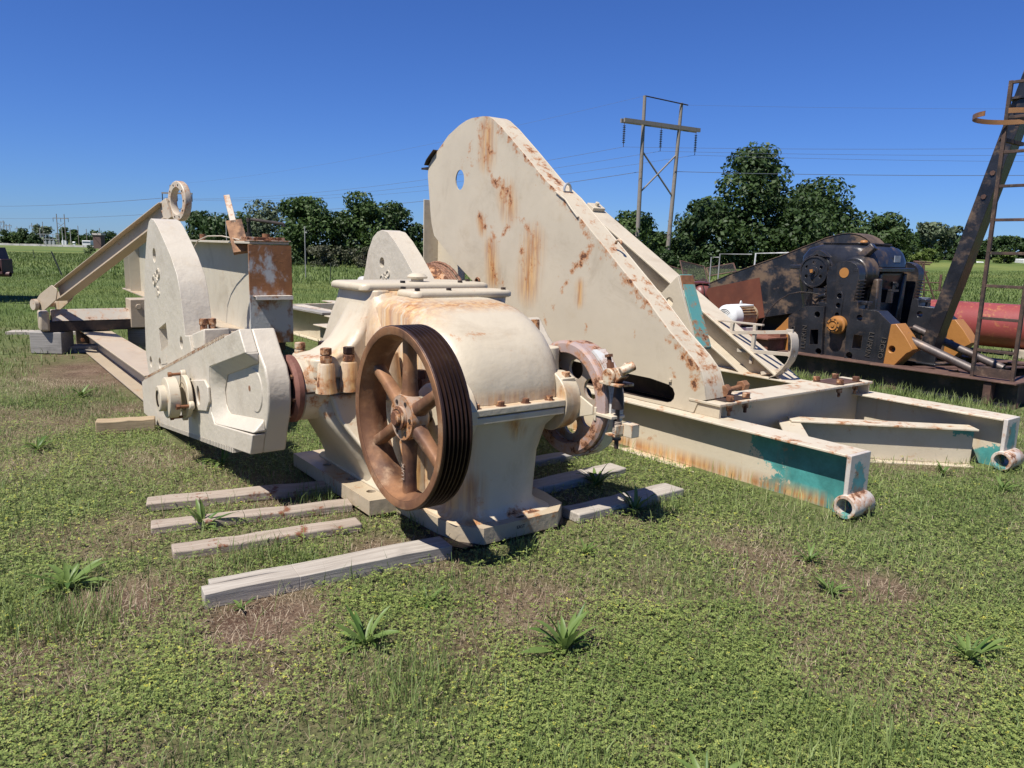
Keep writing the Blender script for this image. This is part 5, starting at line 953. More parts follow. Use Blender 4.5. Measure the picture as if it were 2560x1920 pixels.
b = MB(); b.box((-12.14, 17.9, .70), (-11.98, 18.3, 1.05)); b.obox((-12.06, 18.1, .75), (-12.2, 18.1, 1.3), (0, 1, 0), -.2, .2, -.08, .08); part('bracket', b, M_mm, LM, .01)
b = MB(); b.lathe([(0, .05), (.0, .058), (.02, .06), (.8, .06), (.8, 0)], (-11.86, 18.0, .70), (-1, 0, 0), 24); b.lathe([(.0, .05), (.05, .045), (.05, 0)], (-11.86, 18.0, .70), (-1, 0, 0), 24); part('pipe_stub', b, M_mm, LM)
b = MB(); b.box((-15.9, 17.4, .55), (-13.3, 19.2, 3.5)); b.box((-15.2, 17.6, 0), (-14.8, 19, .55)); b.box((-13.9, 17.6, 0), (-13.5, 19, .55)); part('body', b, M_mm, LM, .02)

b = MB(); b.box((11.95, 6.0, 0), (12.25, 9.5, .60)); b.box((11.9, 6.0, .601), (12.3, 9.5, .62)); solo('shade_filler', 'dark filler box added to darken the gap below the black horsehead', 'beam', b, M_black, (12.1, 7.8, 0))  # added black box standing in for the dark void under the head
# ------------------------------------------------------------------ timbers
def board(label, s, e, wd, th, mat, z0=-.015, group=None, seed=0, bev=.008, n=9, split=False):
    r = random.Random(seed); s, e = Vector((*s, 0)), Vector((*e, 0)); d = e-s; L = d.length; a = math.atan2(d.y, d.x); c = (s+e)/2
    b = MB(); rings = []
    for i in range(n+1):
        x = -L/2+L*i/n; dw = r.uniform(-.004, .004); dz = r.uniform(-.003, .003); tw = (r.uniform(.0, .02) if i in (0, n) else 0)
        y0, y1 = -wd/2+dw, wd/2+dw+r.uniform(-.003, .003)
        rings.append([(x+tw*r.uniform(-1, 1)*.5, y0, z0), (x+tw*r.uniform(-1, 1)*.5, y1, z0), (x, y1, z0+th+dz), (x, y0, z0+th+dz+r.uniform(-.003, .003))])
    if split:
        h = []
        for sgn in (-1, 1):
            g_ = [(i, rings[i]) for i in range(0, 4)]; L_ = []
            for i, q in g_:
                gap = .007*(3-i)/3; m0 = (q[0][1]+q[1][1])/2+.02
                a_, c_ = ((q[0][1], m0-gap) if sgn < 0 else (m0+gap, q[1][1])); L_.append([(q[0][0]+(.02*sgn if i == 0 else 0), a_, q[0][2]), (q[1][0]+(.02*sgn if i == 0 else 0), c_, q[1][2]), (q[2][0]+(.02*sgn if i == 0 else 0), c_, q[2][2]), (q[3][0]+(.02*sgn if i == 0 else 0), a_, q[3][2]-(.006 if i == 0 else 0))])
            b.loft(L_)
        b.loft(rings[3:])
    else: b.loft(rings)
    o = solo('timber', label, 'timber', b, mat, (0, 0, 0), 0, group, bevel=bev, smooth=30)
    o.location = (c.x, c.y, float(gh(c.x, c.y))); o.rotation_euler = (0, 0, a); u0, w0 = to_uw(np.array([s.x, e.x]), np.array([s.y, e.y]))
    BOARDS.append((s, e, wd)); return o
BOARDS = []
def on_board(x, y):
    k = np.zeros(len(x), bool)
    for s, e, wd in BOARDS:
        d = (e-s); L = d.length; d = d/L; px, py = x-s.x, y-s.y; t_ = px*d.x+py*d.y; q = -px*d.y+py*d.x
        k |= (t_ > -.01) & (t_ < L+.01) & (np.abs(q) < wd/2+.004)
    return k
gN = 'timbers sticking out from under the gear reducer'
board('pale silvery timber nearest the camera, cracked at its left end', (-1.36, 3.22), (-.33, 3.84), .155, .075, M_wood, group=gN, seed=1, split=True, bev=.003)
board('rust spotted timber second from the camera, its right end touching the gear case foot', (-1.73, 3.70), (-.86, 4.17), .125, .05, M_wood_s, group=gN, seed=2)
board('half shaded timber third from the camera, weathered grey and brown', (-2.0, 4.04), (-.98, 4.50), .125, .05, M_wood_s, group=gN, seed=3)
board('silvered timber fourth from the camera, its far end in the shade of the crank', (-2.2, 4.41), (-1.15, 4.86), .15, .055, M_wood_s, group=gN, seed=4)
board('silvery timber right of the gear reducer, nearest the camera on that side', (1.12, 4.96), (.37, 4.40), .17, .062, M_wood, group=gN, seed=5)
board('short silvery timber second from the camera on the right of the gear reducer', (.80, 5.42), (.10, 4.86), .17, .062, M_wood, group=gN, seed=6)
board('dark shaded timber below the brake drum', (.50, 5.80), (.1, 5.5), .12, .055, M_wood_d, group=gN, seed=7)
board('tan sawn timber under the low end of the crank', (-3.46, 6.17), (-3.05, 6.345), .14, .115, M_wood_b, seed=8)
board('flat grey plank under the short cream beam', (-6.66, 10.52), (-5.7, 10.95), .24, .045, M_wood_d, z0=.045, seed=9, bev=.004)
board('lower grey plank of the pair under the short cream beam', (-6.62, 10.50), (-5.75, 10.9), .2, .05, M_wood_d, z0=-.01, seed=10, bev=.004)
board('pale grey plank lying farthest left in the grass', (-8.35, 12.5), (-7.3, 12.75), .3, .06, M_wood, seed=11, bev=.004)
board('rotted plank lying on the far motor skid', (-4.1, 13.6), (-3.0, 12.3), .22, .035, M_wood_d, z0=.47, seed=12, bev=.004)
# ------------------------------------------------------------------ trees
LM_ = [leafmat('oak leaf', [(0, (.02, .038, .010)), (.45, (.036, .066, .017)), (.8, (.062, .10, .028)), (1, (.10, .14, .045))], trans=.25),
       leafmat('field tree leaf', [(0, (.027, .05, .012)), (.5, (.052, .092, .021)), (1, (.10, .145, .04))], trans=.25),
       leafmat('pale leaf', [(0, (.06, .08, .042)), (.5, (.10, .13, .07)), (1, (.15, .18, .105))], trans=.2),
       leafmat('yellow green leaf', [(0, (.055, .09, .018)), (.5, (.105, .15, .03)), (1, (.17, .21, .055))], trans=.3),
       leafmat('brush leaf', [(0, (.038, .046, .022)), (.5, (.075, .08, .042)), (1, (.13, .12, .08))], trans=.15)]
M_bark = flat('bark', (.075, .06, .048), .9, sc=3)
def tree(name, label, cat, x, y, h, w, n, leaf, mi, seed, base=.18, shape=0, group=None, depth=None):
    r = np.random.default_rng(seed); z0 = float(gh(x, y)); T = thing(name, label, cat, (x, y, z0-.05), 0, group)
    nb = 26 if n > 3000 else 14
    # clumps spread through a crown, wider low down
    t_ = r.random(nb)**1.0; zc = h*(base+(1-base)*(.06+.84*t_))
    env = np.sqrt(np.clip(1-(.93*t_)**2, 0, 1)) if shape == 0 else (1-.75*t_ if shape == 1 else np.where(t_ > .5, 1.0, .35))
    a = r.random(nb)*2*PI; q = np.sqrt(r.random(nb))*.78*env; D_ = (depth or w)
    C = np.stack([q*np.cos(a)*w/2, q*np.sin(a)*D_/2, zc], -1); R = (.13+.13*r.random(nb))*min(w, h*1.2)*(.75+.5*env)*.95
    k = r.integers(0, nb, n); v = r.normal(size=(n, 3)); v /= np.linalg.norm(v, axis=1)[:, None]; rad = R[k]*(.45+.6*r.random(n)**.5)
    P = C[k]+v*rad[:, None]*np.array([1.1, 1.1, .78]); P[:, 2] = np.clip(P[:, 2], h*base*.7, h*1.02)
    P[:, 2] += .03*h*(r.random(n)-.5)
    nn_ = v*.7+r.normal(size=(n, 3))*.55+np.array([0, 0, .35]); nn_ /= np.linalg.norm(nn_, axis=1)[:, None]
    e1 = np.cross(nn_, r.normal(size=(n, 3))); e1 /= np.linalg.norm(e1, axis=1)[:, None]; e2 = np.cross(nn_, e1)
    s = leaf*(.6+.8*r.random(n)); V = np.stack([P-e1*s[:, None], P+e2*(s*.55)[:, None]+nn_*(.18*s)[:, None], P+e1*s[:, None], P-e2*(s*.55)[:, None]+nn_*(.18*s)[:, None]], 1)
    tn = np.clip(.15+.35*r.random(nb)[k]+.45*(r.random(n)-.25), 0, 1)
    o = np_mesh('crown', V.reshape(-1, 3)+np.array([0, 0, .05]), np.arange(4*n).reshape(n, 4), LM_[mi], {'tone': np.repeat(tn, 4)}, smooth=False); o.parent = T
    b = MB(); tr_ = max(.02*h, .05); b.tube([(x, y, z0-.1), (x+.02*h*(r.random()-.5), y, z0+h*.3), (x+.05*h*(r.random()-.5), y, z0+h*.62)], [tr_*1.3, tr_, tr_*.5], 8)
    for c_ in C[np.argsort(-R)[:8]]:
        b.tube([(x, y, z0+h*(.2+.15*r.random())), (x+c_[0]*.55, y+c_[1]*.55, z0+c_[2]*.75), (x+c_[0], y+c_[1], z0+c_[2])], [tr_*.55, tr_*.35, tr_*.12], 6)
    part('trunk', b, M_bark, T); return T
g1 = 'trees behind the walking beam'; g2 = 'oaks behind the black unit'; g3 = 'tree line beyond the right hand field'; g4 = 'distant trees by the substation'
tree('tree', 'low dark green tree just right of the rusted ring eye', 'tree', -24.9, 62, 3.8, 5.2, 3000, .16, 0, 1, group=g1)
tree('tree', 'small dark tree left of the pale silvery tree', 'tree', -22.2, 60, 3.9, 5.0, 3000, .16, 0, 2, group=g1)
tree('tree', 'pale silvery green round topped tree above the walking beam', 'tree', -21.5, 66, 5.0, 5.2, 3200, .15, 2, 3, group=g1)
tree('tree', 'tall leafy tree above the rusted end plate', 'tree', -15.8, 58, 4.9, 4.9, 5200, .15, 1, 4, group=g1, base=.08)
tree('tree', 'dark bushy tree right of the rusted end plate', 'tree', -13.6, 60, 3.9, 5.0, 3600, .15, 0, 5, group=g1, base=.05)
tree('tree', 'tallest tree left of the far counterweight', 'tree', -11.7, 60, 5.4, 4.6, 5200, .15, 1, 6, group=g1, base=.08)
tree('tree', 'tree right behind the rounded top of the far counterweight', 'tree', -9.7, 62, 5.0, 4.4, 4200, .15, 0, 7, group=g1, base=.08)
tree('tree', 'dark tree between the far counterweight and the horsehead', 'tree', -7.7, 62, 3.4, 3.6, 2400, .15, 0, 8, group=g1, base=.05)
tree('bush', 'grey brown brush thicket at the foot of the trees, nearer the end plate', 'bush', -13.4, 54, 1.5, 4.4, 2400, .09, 4, 9, base=.02, group='brush at the edge of the field')
tree('bush', 'grey green brush thicket at the foot of the trees, nearer the far counterweight', 'bush', -10.6, 54, 1.4, 4.6, 2400, .09, 4, 10, base=.02, group='brush at the edge of the field')
tree('bush', 'low brush thicket left of the rusted end plate', 'bush', -17.2, 56, 1.4, 5.0, 2000, .10, 0, 12, base=.02, group='brush at the edge of the field')
tree('tree', 'mid green tree behind the top of the sloping cream leg, left of the utility pole', 'tree', 12.1, 80, 5.5, 6.0, 3600, .2, 1, 13, base=.06)
tree('tree', 'low dark tree between the two legs of the utility pole', 'tree', 16.2, 85, 4.1, 6.4, 3000, .2, 0, 14, base=.04)
tree('tree', 'low dark tree right of the utility pole', 'tree', 19.6, 88, 4.0, 6.4, 3000, .2, 0, 15, base=.04)
tree('oak', 'tallest big dark oak right of the utility pole', 'tree', 26.8, 90, 13.8, 11.0, 10000, .27, 0, 16, group=g2, base=.05)
tree('oak', 'broad dark oak behind the black gear box', 'tree', 36.4, 92, 10.0, 12.5, 9500, .27, 0, 17, group=g2, base=.05)
tree('oak', 'lower left oak skirting the tallest oak', 'tree', 21.0, 86, 7.6, 7.6, 6000, .25, 0, 18, group=g2, base=.03)
tree('oak', 'smaller oak at the right end of the oaks', 'tree', 44.6, 95, 6.2, 9.5, 5500, .26, 0, 19, group=g2, base=.03)
tree('oak', 'low oak in front between the two biggest oaks', 'tree', 31.8, 87, 8.4, 10.0, 7000, .25, 0, 20, group=g2, base=.03)
tree('pine', 'pale flat topped pine left of the leaning black post', 'tree', 58.8, 110, 4.9, 4.4, 1500, .28, 2, 21, base=.45, shape=2, group=g3)
tree('pine', 'second pale pine right beside the first, slightly shorter', 'tree', 62.2, 112, 4.5, 3.4, 1200, .28, 2, 22, base=.45, shape=2, group=g3)
for k, (x, y, h, w, mi, lb) in enumerate([(52.8, 116, 3.6, 6.0, 0, 'dark tree joining the oaks to the pale pines'), (58.4, 116, 3.1, 6.0, 1, 'tree behind the trunks of the pale pines'), (67.4, 118, 2.9, 5.5, 0, 'dark tree just left of the leaning black post'), (71.5, 119, 2.5, 5.0, 0, 'dark tree directly behind the leaning black post'), (75.0, 118, 3.0, 6.0, 0, 'dark tree seen between the post and the ladder'), (79.5, 117, 2.8, 6.0, 1, 'mid green tree seen through the ladder'), (83.5, 118, 3.0, 6.5, 0, 'dark tree at the right edge beyond the ladder')]):
    tree('tree', lb, 'tree', x, y, h*1.12, w*1.8, 3200, .26, mi, 30+k, base=.0, group=g3)
for k, (x, y, h, w, mi, lb) in enumerate([(53.2, 100, 1.7, 4.4, 3, 'bright yellow green bush left of the leaning black post'), (64.6, 102, 1.5, 4.0, 3, 'light green bush in front of the trees, seen through the ladder'), (69.0, 101, 1.2, 3.0, 2, 'small grey green bush at the right edge'), (57.8, 99, 1.0, 3.0, 1, 'small dark bush at the far edge of the right hand field')]):
    tree('bush', lb, 'bush', x, y, h, w, 1100, .2, mi, 50+k, base=.02)
for k, (x, y, w, lb) in enumerate([(48.5, 104, 5, 'dark low brush below the smaller oak at the right end'), (55.6, 106, 6, 'dark low brush below the pale pines'), (61.0, 107, 6, 'dark low brush between the pines and the leaning post'), (72.5, 107, 7, 'dark low brush behind the ladder'), (78.5, 108, 6, 'dark low brush at the right edge of the view')]):
    tree('bush', lb, 'bush', x, y, 1.7, w*1.2, 1500, .22, 0, 150+k, base=.0, group='brush along the right hand field')
for k, (x, y, w, lb) in enumerate([(-27.5, 62, 5, 'dark brush under the rusted ring eye'), (-19.0, 61, 5, 'dark brush below the pale silvery tree'), (-8.6, 57, 4, 'dark brush right of the far counterweight top'), (14.2, 78, 6, 'brush at the foot of the utility pole, left leg'), (18.4, 82, 6, 'brush right of the utility pole foot')]):
    tree('bush', lb, 'bush', x, y, 1.9, w*1.2, 1600, .15, 0, 160+k, base=.0, group='brush at the foot of the middle trees')
tree('shrub', 'lone dark shrub in the left hand field', 'shrub', -42.8, 77.5, .95, 1.3, 500, .07, 0, 60, base=.02)
def kx(x, Y=320): return (-212+(x-60)*.01937)*Y/320
def kz(x, y, Y=320): return 1.6+((699+(x-60)*.0295)-y)*.0259*Y/320
for k, (x, t_, wd, mi, Y, lb) in enumerate([(60, 605, 180, 0, 320, 'dark distant tree at the very left edge'), (330, 622, 240, 1, 320, 'broad distant tree second from the left edge'), (490, 595, 200, 0, 318, 'distant tree with a pointed top left of the substation'), (650, 680, 230, 0, 316, 'low dark distant tree right beside the substation'), (790, 540, 170, 2, 350, 'tall pale distant tree above the substation'), (960, 568, 260, 2, 350, 'wide pale distant tree behind the substation'), (1310, 590, 210, 1, 340, 'distant tree behind the twin pole structure'), (1525, 575, 170, 1, 340, 'tall narrow distant tree right of the twin pole structure'), (1740, 705, 200, 1, 330, 'low distant tree above the white trailer'), (1960, 645, 280, 0, 330, 'distant tree beside the sloping pitman arm'), (2300, 640, 300, 0, 330, 'distant tree hidden behind the pitman arm')]):
    X = kx(x, Y); zt = kz(x, t_, Y); tree('tree', lb, 'tree', X, Y, zt-float(gh(X, Y)), wd*.0259*Y/320*1.1, 750, .55, mi, 70+k, base=.03, group=g4)
# ------------------------------------------------------------------ far wall, substation, poles and tanks
WL = thing('low_wall', 'long low white wall across the far side of the left hand field', 'wall', (-150, 250, -1.65), 0)
M_wwall = flat('whitewashed wall', (.42, .40, .37), .9, sc=.4)
for k in range(30):
    b = MB(); x0 = -206+3.4*k*1.02; b.box((x0, 250+.05*(k % 2), -1.75), (x0+3.4, 250.3+.05*(k % 2), -.98+.04*((k*7) % 3))); part('panel', b, M_wwall, WL)
ST = thing('substation', 'grey electrical substation frames behind the low white wall', 'substation', (kx(1000), 320, -1.65), 0)
M_steel = flat('galvanised lattice', (.28, .3, .3), .5, bump=0)
for x in (770, 850, 940, 1020, 1100, 1180, 1230):
    b = MB(); b.box((kx(x)-.07, 319.9, -1.7), (kx(x)+.07, 320.1, kz(x, 690))); part('column', b, M_steel, ST)
for y in (692, 770):
    b = MB(); b.box((kx(770), 319.95, kz(1000, y)-.1), (kx(1230), 320.05, kz(1000, y)+.1)); part('girder', b, M_steel, ST)
for x in (985, 1080, 1160):
    b = MB(); b.box((kx(x)-.5, 318, -1.7), (kx(x)+.5, 319, kz(x, 800))); b.cyl((kx(x), 318.5, kz(x, 800)), (kx(x), 318.5, kz(x, 770)), .12, n=8); part('transformer', b, M_steel, ST)
def hframe(label, pa, pb, arm, z_arm, ztop, Y, r, br=True, group='twin pole structures far left'):
    T = thing('power_pole', label, 'power pole', (pa, Y, float(gh(pa, Y))), 0, group)
    for x in (pa, pb):
        b = MB(); b.tube([(x, Y, -2.0), (x, Y, ztop)], [r*1.2, r], 8); part('pole', b, M_pole, T)
    b = MB(); b.box((arm[0], Y-.12, z_arm-.15), (arm[1], Y+.12, z_arm+.15)); part('crossarm', b, M_pole, T)
    for x in (arm[0]+.1, (arm[0]+arm[1])/2, arm[1]-.1):
        b = MB(); b.cyl((x, Y, z_arm-.15), (x, Y, z_arm-1.5), .09, n=6); part('insulator', b, M_dark, T)
    if br:
        b = MB(); b.tube([(pa, Y, z_arm-1.8), (pb, Y, z_arm-4.2)], r*.45, 5); b.tube([(pb, Y, z_arm-1.8), (pa, Y, z_arm-4.2)], r*.45, 5); part('brace', b, M_pole, T)
    return T
Z = lambda x, y, Y: kz(x, y, Y)
hframe('twin pole structure standing right of the substation', kx(1210, 330), kx(1375, 330), (kx(1128, 330), kx(1462, 330)), Z(1290, 445, 330), Z(1290, 378, 330), 330, .16)
hframe('twin pole structure left of the substation', kx(668, 420), kx(785, 420), (kx(608, 420), kx(830, 420)), Z(700, 560, 420), Z(700, 512, 420), 420, .16)
hframe('small twin pole structure near the left edge', kx(118, 520), kx(194, 520), (kx(80, 520), kx(235, 520)), Z(150, 545, 520), Z(150, 522, 520), 520, .18)
hframe('smallest twin pole structure, low over the distant trees', kx(345, 600), kx(438, 600), (kx(300, 600), kx(480, 600)), Z(390, 598, 600), Z(390, 566, 600), 600, .18)
hframe('twin pole structure half out of frame at the left edge', kx(-15, 420), kx(62, 420), (kx(-60, 420), kx(90, 420)), Z(30, 490, 420), Z(30, 465, 420), 420, .15)
for k, (x, y, Y, lb) in enumerate([(900, 495, 325, 'single pole rising from the substation'), (1305, 590, 322, 'pale pole between the legs of the far twin pole structure'), (1480, 600, 322, 'pale pole beside the white tanks'), (1650, 565, 325, 'single pole left of the white trailer'), (1826, 618, 325, 'single pole behind the white trailer'), (2108, 605, 330, 'single pole next to the sloping pitman arm'), (830, 590, 325, 'short pole left part of the substation')]):
    b = MB(); b.tube([(kx(x, Y), Y, -2), (kx(x, Y), Y, kz(x, y, Y))], [.16, .12], 7); solo('utility_pole', lb, 'pole', b, M_pole if k in (0, 3, 4, 5) else flat('pale pole', (.4, .38, .35), .8, bump=0), (kx(x, Y), Y, -1.65), 0, 'single poles around the substation')
M_tank = flat('white tank', (.58, .58, .56), .5, bump=0)
b = MB(); b.cyl((kx(1440), 316, -1.7), (kx(1440), 316, kz(1440, 790)), .55, n=16); b.cyl((kx(1425), 316, kz(1440, 790)), (kx(1425), 316, kz(1440, 745)), .12, n=8); b.cyl((kx(1385), 317, -1.7), (kx(1385), 317, kz(1385, 800)), .3, n=12); b.box((kx(1470), 315.6, -1.7), (kx(1510), 316.4, kz(1490, 800))); solo('white_tank', 'cluster of white upright tanks near the far twin pole structure', 'tank', b, M_tank, (kx(1440), 316, -1.65), 0)
b = MB(); b.cyl((kx(1640), 316, kz(1640, 832)), (kx(1690), 316, kz(1640, 832)), .45, n=12); b.box((kx(1640), 315.8, -1.7), (kx(1690), 316.2, kz(1640, 840))); solo('white_tank', 'small white lying tank right of the upright tanks', 'tank', b, M_tank, (kx(1665), 316, -1.65), 0)
TR = thing('tank_trailer', 'white trailer parked just behind the low white wall', 'trailer', (kx(1840, 256), 256, -1.65), 0)
b = MB(); b.box((kx(1750, 256), 255, -1.2), (kx(1935, 256), 257, kz(1840, 800, 256))); part('body', b, M_tank, TR, .15, 3); b = MB(); b.box((kx(1765, 256), 254.97, kz(1840, 840, 256)), (kx(1925, 256), 254.99, kz(1840, 815, 256))); part('window_band', b, flat('dark glass', (.08, .1, .12), .2), TR)
for f_ in (.2, .8): b = MB(); xw = kx(1750+185*f_, 256); b.cyl((xw, 254.9, -1.3), (xw, 255.2, -1.3), .3, n=14); part('wheel', b, M_dark, TR)
SG = thing('shed', 'small pale shed roof just left of the sloping pitman arm', 'shed', (-105, 200, -1.3), 0)
b = MB(); x0 = kx(1958, 200); b.box((x0, 200, -1.4), (x0+2.0, 202, kz(2000, 715, 200))); part('wall', b, flat('shed wall', (.10, .06, .05), .8), SG); b = MB(); b.box((x0-.1, 199.8, kz(2000, 714, 200)), (x0+2.2, 202.2, kz(2000, 685, 200))); part('roof', b, flat('shed roof', (.45, .4, .36), .6), SG)
# ------------------------------------------------------------------ the big utility pole and the wires
UP = thing('utility_pole', 'tall wooden two legged utility pole with crossarm, insulators and X brace', 'utility pole', (14, 78.5, 0), 0)
a0, a1 = (12.2, 77.7, -.3), (12.17, 77.7, 16.55); c0, c1 = (15.65, 79.8, -.3), (16.22, 79.8, 16.35)
for p, q in ((a0, a1), (c0, c1)): b = MB(); b.tube([p, q], [.24, .16], 12); part('pole', b, M_pole, UP)
ar0, ar1 = Vector((9.95, 76.3, 14.0)), Vector((18.4, 81.4, 14.0)); b = MB(); b.obox(ar0, ar1, (0, 0, 1), -.19, .19, .17, .36); b.obox(ar0+Vector((0, .0, 0)), ar1, (0, 0, 1), -.19, .19, -.36, -.17); part('crossarm', b, M_pole, UP)
b = MB(); b.tube([a1, (16.9, 79.95, 16.2)], .06, 6); part('top_bar', b, M_dark, UP)
def lerp(a, c, f): return tuple(x+(y-x)*f for x, y in zip(a, c))
def pz(p, q, z): return lerp(p, q, (z-p[2])/(q[2]-p[2]))
b = MB(); b.tube([pz(a0, a1, 11.4), pz(c0, c1, 7.2)], .09, 6); part('brace', b, M_pole, UP)
b = MB(); b.tube([pz(c0, c1, 11.4), pz(a0, a1, 7.4)], .09, 6); part('brace', b, M_pole, UP)
ins = [ar0+(ar1-ar0)*f for f in (.025, .5, .975)]
for p in ins:
    prof = [(0, .03), (.3, .03)]
    for k in range(10): z_ = .3+.17*k; prof += [(z_, .04), (z_+.03, .15), (z_+.08, .13), (z_+.1, .04)]
    prof += [(2.2, .03), (2.3, .05)]; b = MB(); b.lathe(prof, p-Vector((0, 0, .15)), (0, 0, -1), 12); part('insulator', b, flat('brown porcelain', (.06, .04, .04), .3, bump=0), UP)
M_wire = flat('wire', (.10, .11, .14), .5, bump=0, var=0)
def wire(label, p, q, sag, r=.017, n=40):
    p, q = Vector(p), Vector(q); b = MB(); b.tube([p+(q-p)*t_-Vector((0, 0, sag*4*t_*(1-t_))) for t_ in np.linspace(0, 1, n)], r, 4)
    solo('power_line', label, 'power line', b, M_wire, tuple(p), 0, 'power lines')
LP = [(-68.3, 150, 9.4), (-65.3, 150, 9.3), (-62.4, 150, 9.2)]; RP = [(112, 66, 15.0), (116, 74, 15.0), (121, 82, 15.0)]
nm = ['left', 'middle', 'right']
for k, p in enumerate(ins):
    e_ = p-Vector((0, 0, 2.45)); wire(f'power line running left from the {nm[k]} insulator of the big pole', e_, LP[k], 1.6); wire(f'power line running right from the {nm[k]} insulator of the big pole', e_, RP[k], 1.0)
wire('top ground wire running left from the left leg of the big pole', a1, (-66.6, 150, 12), 1.2, .010); wire('top ground wire running right from the top bar of the big pole', (16.9, 79.95, 16.2), (116, 70, 18), .8, .010)
wire('darker lower cable running left from the legs of the big pole', (12.2, 77.5, 9.4), (-66, 150, 7.0), 1.6, .03); wire('darker lower cable running right from the legs of the big pole', (15.9, 79.6, 9.7), (116, 72, 13.6), 1.2, .033)
wire('upper power line in the left part of the sky', (-66.6, 150, 9.6), (-300, 395, 17.5), 2.0, .05); wire('lower power line in the left part of the sky', (-65.2, 150, 6.8), (-300, 395, 12.0), 2.0, .04)
T_ = hframe('twin pole structure seen through the rusted ring eye', -66.6, -63.3, (-68.3, -62.4), 10.4, 11.9, 150, .13, group='twin pole structures far left')
# ------------------------------------------------------------------ field posts, small poles, black riser pipe
M_tpost = flat('green black post', (.02, .025, .02), .7, bump=0)
for k, (x, y, dx, h, r, lb) in enumerate([(-18.4, 31.2, -.42, 1.0, .03, 'leaning steel fence post in the left hand field'), (-7.95, 33, .03, .78, .02, 'thin fence post between the end plate and the far counterweight'), (-32.5, 52, -.1, .7, .022, 'small far fence post in the left hand field')]):
    b = MB(); b.tube([(x, y, -.1), (x+dx, y, h)], r, 6); solo('fence_post', lb, 'fence post', b, M_tpost, (x, y, 0), 0, 'fence posts in the left hand field')
for k, (x, y, h, lb) in enumerate([(-13.1, 35, 2.6, 'pale light pole left of the black pipe'), (-9.55, 35, 2.35, 'pale light pole right of the black pipe')]):
    b = MB(); b.tube([(x, y, 0), (x, y, h)], .022, 8); b.box((x, y-.03, h-.3), (x+.1, y+.03, h-.24)); solo('light_pole', lb, 'light pole', b, flat('pale pole paint', (.26, .255, .24), .7, bump=0), (x, y, 0), 0, 'pale poles in front of the trees')
b = MB(); b.tube([(-10.35, 30, 0), (-10.35, 30, 2.35), (-10.25, 30, 2.45), (-9.0, 30, 2.30), (-8.98, 30, 2.2)], .065, 10); b.cyl((-10.35, 30, 1.75), (-10.35, 30, 1.95), .12, n=10); b.cyl((-10.35, 30, 2.35), (-10.35, 30, 2.5), .09, n=10); solo('riser_pipe', 'black bent riser pipe showing above the walking beam', 'pipe', b, M_dark, (-10.35, 30, 0), 0)
b = MB(); b.box((68.5, 104, 1.2), (70.5, 106, 2.0)); solo('white_trailer', 'tiny white trailer far off behind the ladder', 'trailer', b, M_tank, (69.5, 105, 1.2), 0, bevel=.1)
b = MB(); b.box((61.6, 103, 1.1), (62.6, 104, 1.5)); solo('white_tank', 'tiny white tank far off right of the leaning post', 'tank', b, M_tank, (62, 103.5, 1.1), 0, bevel=.12)
# ------------------------------------------------------------------ broad leaved weeds
M_weed = leafmat('weed leaf', [(0, (.05, .10, .02)), (.5, (.095, .165, .035)), (1, (.17, .235, .065))], .45, .3)
def leafmesh(L, wd, bend, seed):
    r = random.Random(seed); n = 7; vs = []; fs = []
    for i in range(n):
        t_ = i/(n-1); hw = wd*.5*(math.sin(PI*min(1, .12+.88*t_))**.8 if t_ < 1 else .02)*(1 if i else .5); x = L*t_*math.cos(bend*t_*.6); z = L*(.5*t_-.5*bend*t_*t_); k = .012*r.uniform(-1, 1)
        vs += [(x, -hw, z+hw*.35+k), (x, 0, z), (x, hw, z+hw*.35-k)]
    for i in range(n-1):
        for j in (0, 1): fs.append((i*3+j, i*3+j+1, i*3+j+4, i*3+j+3))
    me = bpy.data.meshes.new('leaf'); me.from_pydata(vs, [], fs); me.materials.append(M_weed); a = me.attributes.new('tone', 'FLOAT', 'POINT')
    tn = r.random(); a.data.foreach_set('value', np.full(len(vs), tn, np.float32)); me.polygons.foreach_set('use_smooth', [True]*len(me.polygons)); return me
LMs = [leafmesh(1, .105+.018*k, b_, k) for k, b_ in enumerate((.35, .7, 1.05, .5, .85))]
def weed(label, x, y, r_, n, lift, seed):
    r = random.Random(seed); T = thing('weed', label, 'weed', (x, y, float(gh(x, y))-.01), 0, 'broad leaved weeds in the grass')
    n = int(n*1.45)
    for k in range(n):
        o = bpy.data.objects.new('leaf', r.choice(LMs)); COL.objects.link(o); o.parent = T; s = r_*r.uniform(.6, 1.3)
        o.rotation_euler = (r.uniform(-.25, .25), -lift*r.uniform(-.05, .9), 2*PI*k/n+r.uniform(-.3, .3)); o.scale = (s, s*r.uniform(.8, 1.1), s)
